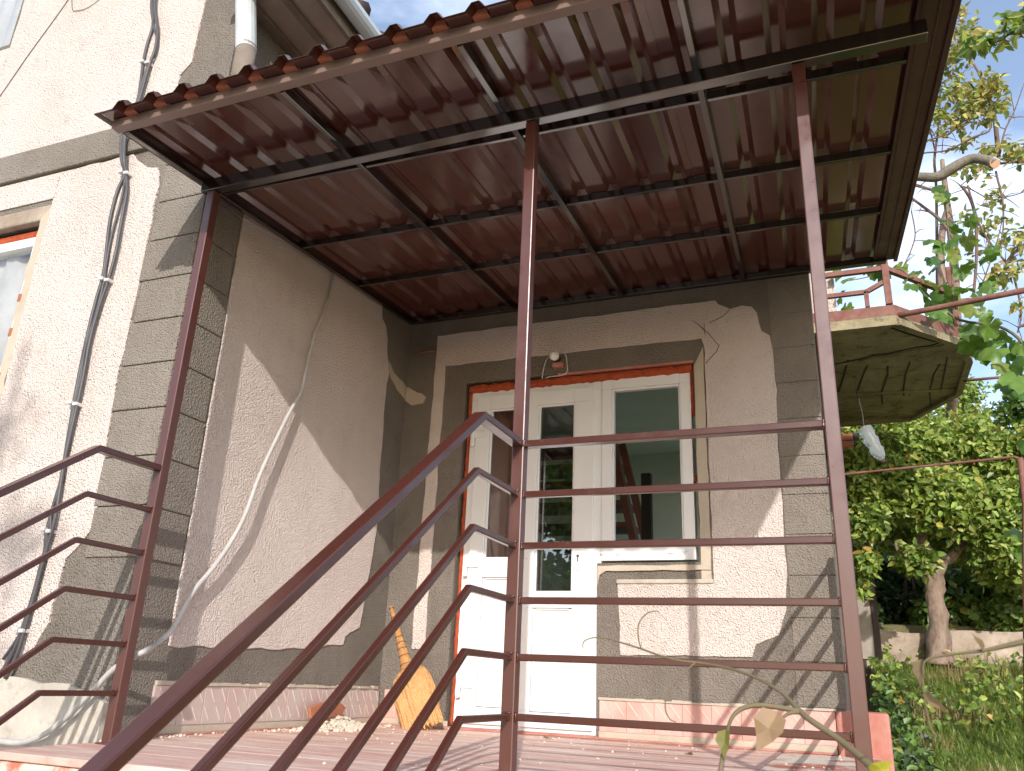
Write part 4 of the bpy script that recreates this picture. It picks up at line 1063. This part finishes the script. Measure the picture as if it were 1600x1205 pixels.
tw = [([(1560, 245), (1556, 200), (1550, 165), (1540, 140), (1530, 115), (1512, 85), (1500, 55)], [0.024, 0.022, 0.018, 0.016, 0.013, 0.009, 0.005]),
      ([(1562, 240), (1570, 205), (1582, 180), (1590, 160), (1600, 130)], [0.012, 0.008, 0.006, 0.005, 0.004]),
      ([(1560, 256), (1580, 254), (1600, 254), (1630, 258)], [0.014, 0.012, 0.011, 0.01]),
      ([(1556, 268), (1560, 285), (1566, 310), (1568, 340), (1566, 370), (1560, 400)], [0.011, 0.010, 0.009, 0.008, 0.006, 0.004]),
      ([(1400, 255), (1440, 240), (1480, 235), (1520, 215), (1545, 205), (1548, 190)], [0.007, 0.008, 0.009, 0.010, 0.009, 0.006]),
      ([(1398, 265), (1440, 225), (1480, 210), (1510, 190)], [0.006, 0.007, 0.006, 0.004]),
      ([(1465, 500), (1463, 300), (1460, 250), (1466, 200), (1470, 130), (1472, 90), (1468, 60)], [0.016, 0.014, 0.013, 0.011, 0.009, 0.006, 0.004]),
      ([(1462, 240), (1452, 200), (1445, 195)], [0.009, 0.006, 0.004]),
      ([(1505, 240), (1500, 200), (1495, 170), (1498, 140), (1500, 120), (1519, 100)], [0.01, 0.009, 0.007, 0.006, 0.005, 0.004]),
      ([(1520, 470), (1524, 430), (1526, 380), (1522, 330), (1510, 300), (1500, 290)], [0.013, 0.013, 0.014, 0.013, 0.011, 0.009]),
      ([(1530, 400), (1545, 380), (1530, 350), (1512, 290)], [0.008, 0.008, 0.01, 0.01]),
      ([(1528, 460), (1540, 430), (1560, 370), (1568, 330)], [0.008, 0.007, 0.005, 0.004]),
      ([(1425, 310), (1445, 325), (1470, 345), (1490, 375), (1500, 400)], [0.012, 0.014, 0.016, 0.013, 0.01]),
      ([(1412, 285), (1440, 292), (1465, 300)], [0.018, 0.016, 0.012]),
      ([(1424, 330), (1430, 365), (1424, 390), (1412, 415), (1405, 425)], [0.006, 0.006, 0.006, 0.005, 0.004]),
      ([(1570, 415), (1585, 395), (1610, 375)], [0.016, 0.017, 0.018]),
      ([(1572, 410), (1555, 390), (1540, 370), (1520, 350)], [0.010, 0.009, 0.009, 0.008]),
      ([(1580, 420), (1590, 455), (1596, 490), (1590, 520)], [0.010, 0.010, 0.009, 0.007]),
      ([(1590, 512), (1600, 508), (1620, 506)], [0.012, 0.012, 0.012]),
      ([(1484, 40), (1497, 25), (1510, 15)], [0.006, 0.005, 0.004]), ([(1482, 15), (1490, 40), (1500, 55)], [0.006, 0.007, 0.006]),
      ([(1560, 310), (1585, 305), (1600, 300)], [0.005, 0.005, 0.004]), ([(1500, 290), (1515, 295), (1540, 310), (1536, 322), (1526, 318)], [0.006, 0.006, 0.005, 0.004, 0.003]),
      ([(1380, 260), (1400, 235), (1410, 205), (1420, 190)], [0.006, 0.006, 0.005, 0.004])]
limbs('branch', pear, [(F(a, random.uniform(7.7, 8.6)), r) for a, r in tw], MT['twig'], 6)
# spur twigs all along the shoots
sp = MB()
for a, r in tw:
    for _ in range(7):
        i = random.randrange(len(a) - 1); t_ = random.random()
        u = a[i][0] + (a[i + 1][0] - a[i][0]) * t_; v = a[i][1] + (a[i + 1][1] - a[i][1]) * t_
        p0 = far(u, v, 8.1); d = Vector((random.gauss(0, 1), random.gauss(0, .6), random.gauss(0.1, .8))).normalized() * random.uniform(0.06, 0.22)
        sp.tube([p0, p0 + d * .5 + Vector((0, 0, .015)), p0 + d], [0.005, 0.004, 0.002], 4)
sp.build('spur', MT['twig'], pear)['kind'] = 'stuff'
m = MB(); cols = []
tufts = [(1505, 15, 10, 9), (1512, 40, 12, 10), (1500, 65, 14, 14), (1515, 55, 18, 22), (1490, 80, 12, 12), (1480, 85, 14, 20), (1500, 85, 12, 14), (1470, 110, 14, 14), (1490, 105, 10, 10), (1480, 145, 14, 22), (1500, 140, 18, 30), (1530, 150, 24, 46), (1545, 130, 18, 30), (1560, 130, 14, 22), (1540, 165, 24, 44), (1520, 175, 18, 28), (1505, 170, 14, 20), (1560, 170, 14, 20), (1475, 185, 16, 20), (1490, 195, 14, 14), (1465, 175, 12, 12), (1580, 235, 16, 28), (1595, 245, 12, 16), (1545, 235, 12, 16), (1530, 262, 18, 24), (1510, 265, 12, 10), (1560, 430, 14, 24), (1575, 425, 12, 16), (1570, 375, 14, 14), (1595, 370, 14, 16), (1555, 312, 14, 12), (1510, 340, 16, 12), (1540, 350, 16, 10), (1590, 420, 12, 8), (1470, 205, 8, 6), (1515, 220, 10, 6), (1485, 50, 10, 8), (1500, 225, 10, 8), (1575, 345, 10, 5), (1590, 480, 10, 6), (1520, 395, 20, 8), (1545, 345, 14, 8), (1440, 215, 14, 6)]
for u, v, r, n in tufts:
    for _ in range(int(n * 2.1)):
        p = far(u + random.gauss(0, r * .6), v + random.gauss(0, r * .6), random.uniform(7.9, 8.5)); add_leaf(m, cols, p, random.uniform(0.06, 0.10), random.uniform(0.018, 0.030), 'pear', 0.5)
m.build('foliage', MT['leaf'], pear, fix=False, colors=cols)
# near branch of another pear with larger leaves, top right
nbp = far(1630, 20, 5.2)
nb2 = thing('pear_branch', (nbp.x, nbp.y, hgt(nbp.x, nbp.y)), 'young slanting tree shoot with broad olive leaves reaching in at top right', 'tree')
bp_ = F([(1760, 1000), (1745, 500), (1700, 150), (1650, 20), (1608, 36), (1575, 55), (1555, 66), (1535, 55), (1515, 48)], 5.2)
limbs('branch', nb2, [(bp_, [0.05, 0.04, 0.02, 0.011, 0.009, 0.007, 0.005, 0.003, 0.002])], MT['twig'], 6)
m = MB(); cols = []
for u, v, n in ((1600, 40, 9), (1585, 48, 9), (1572, 60, 6), (1560, 50, 8), (1545, 60, 8), (1540, 70, 8), (1530, 72, 7), (1520, 58, 6), (1515, 75, 6), (1508, 48, 5), (1552, 78, 4), (1566, 24, 5), (1555, 32, 4), (1595, 12, 4), (1580, 32, 6), (1600, 28, 8)):
    for _ in range(n):
        p = far(u + random.gauss(0, 5), v + random.gauss(0, 5), 5.2 + random.gauss(0, .08)); add_leaf(m, cols, p, random.uniform(0.07, 0.11), random.uniform(0.02, 0.03), random.choice(['green', 'pear', 'fresh']), 0.6)
m.build('foliage', MT['leaf'], nb2, fix=False, colors=cols)

# grape vine on the pipe: each large leaf its own object
vine = thing('grape_vine', far(1400, 900, 6.0) * 1.0, 'green grape vine climbing over the rusty pipe beside the balcony', 'vine')
vpos = far(1530, 1100, 6.2); vine.location = (vpos.x, vpos.y, hgt(vpos.x, vpos.y)); ORG[vine.name] = Vector(vine.location)
vs = [(F([(1640, 1120), (1640, 800), (1630, 620), (1600, 540), (1560, 510), (1500, 500), (1460, 470), (1440, 450), (1420, 430), (1400, 420), (1360, 432), (1320, 440)], 6.2), [0.02, 0.018, 0.014, 0.012, 0.010, 0.010, 0.008, 0.007, 0.006, 0.006, 0.004, 0.003]),
      (F([(1490, 500), (1488, 440), (1484, 380), (1478, 330), (1476, 300)], 6.2), [0.008, 0.007, 0.006, 0.005, 0.003])]
limbs('stem', vine, vs, MT['vine_stem'], 7)
def grape_mesh(col):
    m = MB(); out = []
    for i in range(26):
        a = -math.pi * 0.94 + 2 * math.pi * 0.94 * i / 25
        lob = 0.72 + 0.28 * abs(math.cos(2.5 * a)) ** 0.8 + 0.05 * ((-1) ** i)
        r = lob * (1.0 - 0.22 * abs(a) / math.pi)
        out.append((r * math.sin(a), r * math.cos(a)))
    m.v.append((0, 0, 0))
    for x_, y_ in out: m.v.append((x_, y_ + 0.05, -0.30 * (x_ * x_ + y_ * y_) + 0.12 * math.sin(5 * math.atan2(x_, y_)) * math.hypot(x_, y_)))
    for i in range(25): m.f.append((0, i + 1, i + 2))
    me = bpy.data.meshes.new('leaf'); me.from_pydata(m.v, [], m.f); me.materials.append(MT['leaf'])
    ca = me.color_attributes.new('tint', 'FLOAT_COLOR', 'POINT'); ca.data.foreach_set('color', np.array([(*col, 1)] * len(m.v), dtype=np.float32).ravel())
    me.polygons.foreach_set('use_smooth', [True] * len(me.polygons))
    return me
GM = [grape_mesh(c) for c in ((0.11, 0.21, 0.035), (0.15, 0.26, 0.045), (0.075, 0.155, 0.035), (0.22, 0.28, 0.06))]
def put_leaf(me, parent, p, size, nrm, name='leaf'):
    o = bpy.data.objects.new(name, me); COL.objects.link(o); o.parent = parent
    nrm = Vector(nrm).normalized()
    q = nrm.to_track_quat('Z', 'Y'); o.rotation_mode = 'QUATERNION'
    o.rotation_quaternion = q @ Matrix.Rotation(random.gauss(math.pi, 0.7), 3, 'Z').to_quaternion()
    o.location = Vector(p) - ORG[parent.name]; o.scale = (size,) * 3
    return o
gl = [(1310, 425, 16), (1325, 435, 14), (1312, 465, 16), (1322, 480, 14), (1365, 422, 16), (1380, 425, 18), (1352, 420, 12), (1408, 418, 14), (1420, 430, 16), (1430, 425, 13), (1440, 448, 22), (1425, 445, 16), (1455, 440, 18), (1465, 412, 20), (1458, 405, 16), (1462, 375, 20), (1470, 385, 16), (1478, 345, 16), (1488, 360, 14), (1475, 300, 20), (1482, 312, 18), (1470, 305, 14), (1486, 375, 18), (1510, 375, 20), (1500, 420, 20), (1512, 415, 16), (1490, 400, 16), (1465, 450, 20), (1475, 462, 24), (1455, 470, 20), (1480, 490, 26), (1465, 485, 20), (1500, 450, 20), (1505, 470, 18), (1515, 345, 14), (1530, 465, 16), (1545, 400, 20), (1540, 440, 20), (1548, 448, 16), (1520, 480, 20), (1540, 490, 16), (1510, 510, 26), (1530, 520, 28), (1515, 535, 26), (1545, 510, 24), (1560, 520, 22), (1555, 545, 26), (1575, 545, 20), (1540, 550, 20), (1580, 570, 28), (1595, 540, 18), (1590, 590, 30), (1575, 600, 22), (1600, 610, 26), (1565, 570, 20), (1520, 335, 12), (1550, 390, 14), (1498, 525, 14), (1590, 830, 26), (1600, 800, 24), (1605, 690, 22), (1595, 760, 18), (1610, 860, 24), (1602, 730, 20)]
for u, v, r in gl:
    d = random.uniform(5.9, 6.6); p = far(u, v, d); s_ = r * (p - CAM).dot(RF) / FPX * 1.0
    put_leaf(random.choice(GM), vine, p, s_, (random.gauss(-0.1, .5), random.gauss(-0.6, .5), random.gauss(0.5, .5)))
# rusty pipes of the trellis
pr = thing('trellis_pipe', far(1395, 494, 5.85), 'thick rusty pipe running from the balcony kerb out over the garden', 'pipe')
MB().tube([far(1392, 495, 5.9), far(1460, 482, 5.9), far(1540, 466, 5.8), far(1640, 446, 5.7)], 0.020, 10).build('pipe', MT['rust'], pr, smooth=True)
pr = thing('garden_pipe_frame', far(1450, 730, 5.6), 'thin rusty bent rod crossing in front of the garden foliage', 'rod')
MB().tube([far(1300, 744, 5.4), far(1340, 739, 5.4), far(1380, 735, 5.4), far(1450, 728, 5.3), far(1530, 720, 5.3), far(1585, 714, 5.2), far(1593, 717, 5.2)], 0.0075, 8).build('rod', MT['rust'], pr, smooth=True)
MB().tube([far(1594, 716, 5.2), far(1597, 745, 5.2), far(1602, 790, 5.2), far(1606, 1260, 5.2)], 0.016, 8).build('upright', MT['rust'], pr, smooth=True)
pr = thing('lower_trellis_pipe', far(1530, 592, 7.2), 'thin rusty pipe half hidden by vine leaves right of the balcony', 'pipe')
MB().tube([far(1505, 595, 7.2), far(1560, 590, 7.2), far(1660, 582, 7.2)], 0.012, 8).build('pipe', MT['rust'], pr, smooth=True)
# plastic bottle hung by the annexe
a = far(1350, 668, 6.4); b_ = far(1380, 722, 6.4); ax2 = (b_ - a)
bt = thing('plastic_bottle', tuple((a + b_) / 2), 'crumpled clear plastic bottle hanging tilted beside the balcony', 'bottle')
bm2 = MB(); n = 16
prof2 = [(0.0, 0.030), (0.03, 0.042), (0.2, 0.044), (0.28, 0.040), (0.36, 0.044), (0.5, 0.043), (0.58, 0.038), (0.66, 0.043), (0.75, 0.040), (0.85, 0.030), (0.92, 0.017), (0.955, 0.014)]
bm2.tube([a + ax2 * p[0] for p in prof2], [p[1] * random.uniform(1.1, 1.3) for p in prof2], n)
bm2.build('bottle_body', MT['bottle'], bt, smooth=True)
MB().tube([a + ax2 * 0.955, a + ax2 * 1.02], 0.018, 12).build('cap', MT['dark_brown'], bt)
MB().tube([a, a + Vector((0, 0, 0.1)), a + Vector((-0.02, 0.1, 0.35))], 0.003, 5).build('string', MT['cable'], bt)

# foreground vine shoot close to the camera
fg = thing('vine_shoot', tuple(far(1385, 1230, 1.35)), 'bare brown vine shoot with curling tendrils and withered leaves close to the viewer', 'vine')
def shoot(pts): return [far(u, v, d) for u, v, d in pts]
limbs('stem', fg, [(shoot([(1520, 1400, 1.25), (1420, 1270, 1.3), (1365, 1202, 1.35), (1310, 1155, 1.4), (1270, 1128, 1.42), (1250, 1112, 1.44), (1225, 1086, 1.48), (1190, 1063, 1.52), (1145, 1046, 1.56), (1100, 1037, 1.6), (1060, 1032, 1.62), (1030, 1024, 1.64), (1002, 1014, 1.66), (970, 1004, 1.68), (945, 997, 1.7), (925, 997, 1.7), (912, 1003, 1.7), (911, 1013, 1.7)]), [0.0062, 0.006, 0.0056, 0.005, 0.0048, 0.0046, 0.003, 0.0028, 0.0026, 0.0024, 0.0022, 0.0020, 0.0018, 0.0016, 0.0014, 0.0013, 0.0012, 0.001])], MT['vine_stem'], 8)
for tp_ in [(shoot([(1250, 1112, 1.44), (1215, 1105, 1.43), (1180, 1102, 1.42), (1155, 1110, 1.41), (1142, 1125, 1.4), (1136, 1145, 1.4)]), [0.0045, 0.004, 0.004, 0.0036, 0.003, 0.0025]),
    (shoot([(1252, 1113, 1.44), (1235, 1114, 1.43), (1222, 1122, 1.42)]), [0.0035, 0.003, 0.002]),
    (shoot([(1002, 1014, 1.66), (998, 1000, 1.66), (997, 980, 1.66), (1003, 966, 1.66), (1014, 957, 1.66), (1026, 955, 1.66), (1031, 957, 1.66)]), [0.0014, 0.0013, 0.0013, 0.0012, 0.0012, 0.001, 0.0008]),
    (shoot([(1086, 1036, 1.6), (1070, 1050, 1.59), (1052, 1070, 1.58), (1041, 1090, 1.57), (1040, 1110, 1.56), (1047, 1124, 1.55), (1056, 1128, 1.55)]), [0.0016, 0.0015, 0.0015, 0.0014, 0.0013, 0.0011, 0.0009]),
    (shoot([(1136, 1150, 1.4), (1132, 1170, 1.4), (1126, 1205, 1.39), (1125, 1240, 1.38)]), [0.003, 0.0035, 0.004, 0.004]),
    (shoot([(1620, 998, 1.1), (1590, 1005, 1.1), (1555, 1013, 1.1), (1535, 1017, 1.1), (1500, 1021, 1.1), (1450, 1030, 1.1), (1442, 1050, 1.1), (1444, 1085, 1.1), (1452, 1130, 1.1), (1462, 1150, 1.1)]), [0.003, 0.003, 0.0025, 0.002, 0.0016, 0.0014, 0.0013, 0.0012, 0.0011, 0.001])]: limbs('tendril', fg, [tp_], MT['vine_stem'], 7)
def dry(col): 
    m = MB(); c = []
    pts = [(0, 0), (0.35, 0.15), (0.42, 0.5), (0.2, 0.8), (0, 1.15), (-0.22, 0.75), (-0.36, 0.45), (-0.28, 0.12)]
    m.v = [(x_, y_, 0.16 * abs(x_) + 0.1 * math.sin(5 * y_) - 0.06 * y_ * y_) for x_, y_ in pts] + [(0, 0.5, -0.04)]
    for i in range(8): m.f.append((8, i, (i + 1) % 8))
    me = bpy.data.meshes.new('dry_leaf'); me.from_pydata(m.v, [], m.f); me.materials.append(MT['leaf'])
    ca = me.color_attributes.new('tint', 'FLOAT_COLOR', 'POINT'); ca.data.foreach_set('color', np.array([(*col, 1)] * 9, dtype=np.float32).ravel())
    return me
def leaf_px(me, u0, v0, u1, v1, d, tw=0.0, wide=1.0):
    a = far(u0, v0, d); b = far(u1, v1, d * 0.985); ax = (b - a); L = ax.length / 1.15
    o = bpy.data.objects.new('leaf', me); COL.objects.link(o); o.parent = fg
    yv = ax.normalized(); view = (CAM - a).normalized(); xv = yv.cross(view).normalized(); xv = (Matrix.Rotation(tw, 3, yv) @ xv)
    zv = xv.cross(yv)
    o.matrix_local = Matrix.Translation(a - ORG[fg.name]) @ Matrix((xv * wide, yv, zv)).transposed().to_4x4() @ Matrix.Scale(L, 4)
    return o
dl = [dry((0.27, 0.19, 0.11)), dry((0.22, 0.20, 0.05)), dry((0.55, 0.52, 0.06)), dry((0.34, 0.22, 0.13))]
leaf_px(dl[3], 1216, 1112, 1182, 1172, 1.42, 0.2, 1.0); leaf_px(dl[1], 1134, 1140, 1129, 1184, 1.40, 0.5, 0.8)
leaf_px(dl[2], 1362, 1208, 1392, 1192, 1.33, 0.3, 1.0); leaf_px(dl[3], 1448, 1078, 1478, 1118, 1.1, 0.9, 0.6); leaf_px(dl[0], 1440, 1030, 1434, 1072, 1.1, 0.9, 0.7)
leaf_px(dl[0], 1535, 1017, 1522, 988, 1.1, 1.0, 0.5)

for (x, y, c, lb) in ((1.15, -0.30, 0, 'withered brown leaf on the porch floor in front of the door'), (1.95, -0.7, 3, 'curled tan leaf on the porch floor below the window')):
    m = bpy.data.objects.new('fallen_leaf', dl[c]); COL.objects.link(m); m.location = (x, y, 0.006); m.scale = (0.045,) * 3
    m.rotation_euler = (random.uniform(-.2, .2), random.uniform(-.2, .2), random.uniform(0, 6.3))
    tag(m, lb, 'leaf', 'fallen leaves on the porch floor')
# ================================================================ GARDEN WALL, GRASS, WEEDS
wl = thing('garden_wall', (5.0, 4.55, 0.5), 'low rough concrete garden wall behind the grass', 'wall')
m = MB(); nxw, nzw = 150, 10
for k in range(nzw + 1):
    for i in range(nxw + 1):
        xx = 2.65 + 0.07 * i; zz = 0.15 + 0.075 * k + (0.06 * noise.noise(Vector((xx * 1.7, 3, 0))) if k > 7 else 0)
        q = Vector((xx * 2.2, zz * 3, 1)); dy = 0.05 * noise.noise(q) + 0.03 * noise.noise(q * 3.1) + 0.012 * noise.noise(q * 9)
        m.v.append((xx, 4.46 + (xx - 2.7) * 0.0177 + dy + (0.03 if k > 8 else 0), zz))
for k in range(nzw):
    for i in range(nxw):
        a = k * (nxw + 1) + i; m.f.append((a, a + 1, a + nxw + 2, a + nxw + 1))
b0 = len(m.v); t0 = nzw * (nxw + 1)
for i in range(nxw + 1): m.v.append((m.v[t0 + i][0], 4.9, m.v[t0 + i][2] - 0.02))
for i in range(nxw): m.f.append((t0 + i, t0 + i + 1, b0 + i + 1, b0 + i))
m.build('wall_body', MT['garden_concrete'], wl, smooth=True)
for i in range(14):
    xx = 2.9 + i * 0.55 + random.uniform(-.2, .2); c = (xx, 4.40 + random.uniform(-.05, .03) + (xx - 2.7) * 0.0177, hgt(xx, 4.4) + 0.03)
    m = MB(); chunk(m, c, random.uniform(0.05, 0.11)); m.build('stone', MT['garden_concrete'], wl)
bs = MB().box(2.90, 3.0, -2.2, 1.6, -0.4, -0.02)
bs = MB().prism([(2.86, -1.0), (2.95, -1.0), (2.95, 1.5), (2.86, 1.5)], lambda a, b, d: (a, b, d + hgt(a, b)), -0.2, 0.10)
tag(bs.build('border_stone', MT['concrete'], None, org=(2.9, 0.2, -0.2), bevel=0.01), 'grey concrete edging strip half hidden in grass right of the porch', 'edging')

gm = MB(); cols = []
def blade(x, y, h, lean, c):
    z = hgt(x, y) - 0.01; th = random.uniform(0, 2 * math.pi); w_ = random.uniform(0.0025, 0.005)
    dx, dy = math.cos(th), math.sin(th); n = len(gm.v)
    lx, ly = math.cos(th + 1.5) * lean, math.sin(th + 1.5) * lean
    gm.v.extend([(x - dx * w_, y - dy * w_, z), (x + dx * w_, y + dy * w_, z), (x + lx * .4 + dx * w_ * .8, y + ly * .4 + dy * w_ * .8, z + h * .6), (x + lx * .4 - dx * w_ * .8, y + ly * .4 - dy * w_ * .8, z + h * .6), (x + lx, y + ly, z + h)])
    gm.f.extend([(n, n + 1, n + 2, n + 3), (n + 3, n + 2, n + 4)])
    cols.extend([(*c, 1)] * 5)
for i in range(42000):
    y = rng.uniform(-0.6, 4.5); x = 2.86 + abs(rng.uniform(0, 1)) ** 1.2 * (1.4 + 0.35 * (y + 0.6))
    d = noise.noise(Vector((x * 1.3, y * 1.3, 3))); d2 = noise.noise(Vector((x * 3.1, y * 3.1, 8)))
    if d2 < -0.35 and random.random() < 0.6: continue
    dryk = ss(-0.05, 0.35, d + 0.4 * d2)
    if random.random() < dryk * 0.85: c = random.choice([(0.44, 0.34, 0.16), (0.36, 0.27, 0.13), (0.50, 0.40, 0.22)])
    else: c = random.choice([(0.20, 0.29, 0.055), (0.24, 0.33, 0.065), (0.15, 0.22, 0.05), (0.29, 0.35, 0.09)])
    blade(x, y, random.uniform(0.04, 0.13) * (1.25 if d > 0.1 else 0.8), random.uniform(0.02, 0.14), c)
for i in range(9000):
    y = rng.uniform(-11, -4.9); x = rng.uniform(-6, 6)
    blade(x, y, random.uniform(0.05, 0.14), random.uniform(0.01, 0.08), random.choice([(0.09, 0.17, 0.03), (0.12, 0.2, 0.04), (0.3, 0.24, 0.1)]))
tag(gm.build('grass', MT['leaf'], fix=False, colors=cols), 'patchy green and straw coloured grass on the garden slope', 'grass', kind='stuff')
wm = MB(); cols = []
for i in range(6200):
    y = rng.uniform(2.2, 4.6) if i % 3 else rng.uniform(-0.2, 3.0)
    x = (2.8 + rng.uniform(0, 4.5)) if i % 3 else 2.80 + abs(rng.normal(0, 0.10))
    if i % 3 and noise.noise(Vector((x * 2, y * 2, 1))) < -0.05: continue
    z = hgt(x, y) + random.uniform(0.02, 0.20 if i % 3 else 0.14)
    add_leaf(wm, cols, Vector((x, y, z)), random.uniform(0.035, 0.075), random.uniform(0.014, 0.028), ('fresh' if random.random() < .75 else 'green') if i % 3 else ('green' if random.random() < .5 else 'dark'), 0.0)
tag(wm.build('weeds', MT['leaf'], fix=False, colors=cols), 'low broad leaved weeds along the garden wall and porch edge', 'weeds', kind='stuff')

# trees across the yard, behind the viewer (mirrored in the door glass, shading the left wall)
yard = [((-1.9, -12.5), 7.2, 2.2, 'leafy yard tree mirrored in the door glass'), ((-4.6, -11.0), 6.6, 2.1, 'bushy yard tree left of the viewer'), ((-1.2, -15.5), 7.5, 2.2, 'taller yard tree across the lane'), ((-7.5, -15.0), 6.5, 2.4, 'broad yard tree far left of the steps')]
for (x, y), h, r, lb in yard:
    gz = hgt(x, y); o = thing('yard_tree', (x, y, gz), lb, 'tree', 'trees across the yard')
    limbs('trunk', o, [(wob((x, y, gz - .1), (x, y, gz + h * .7), 4, .08), [0.14, 0.05])], MT['bark'], 8)
    cls = [(Vector((x + random.gauss(0, r * .4), y + random.gauss(0, r * .4), gz + h * random.uniform(.3, 1.0))), r * random.uniform(.3, .5)) for _ in range(13)]
    crown('crown', o, cls, 9000, 0.18, 0.065, 'green', 0.2)
x, y = 2.15, -10.6; gz = hgt(x, y)
o = thing('slender_tree', (x, y, gz), 'slender tree behind the viewer throwing soft shade on the left wall', 'tree')
limbs('trunk', o, [(wob((x, y, gz - .1), (x, y, 5.9), 5, .06), [0.06, 0.02])], MT['bark'], 8)
crown('crown', o, [(Vector((x + 0.0, y, 4.45)), 0.30), (Vector((x + .2, y, 4.9)), 0.26), (Vector((x - .3, y, 4.75)), 0.3), (Vector((x - 0.1, y, 5.35)), 0.30), (Vector((x - 0.5, y, 4.2)), 0.3)], 520, 0.10, 0.03, 'green', 0.2)
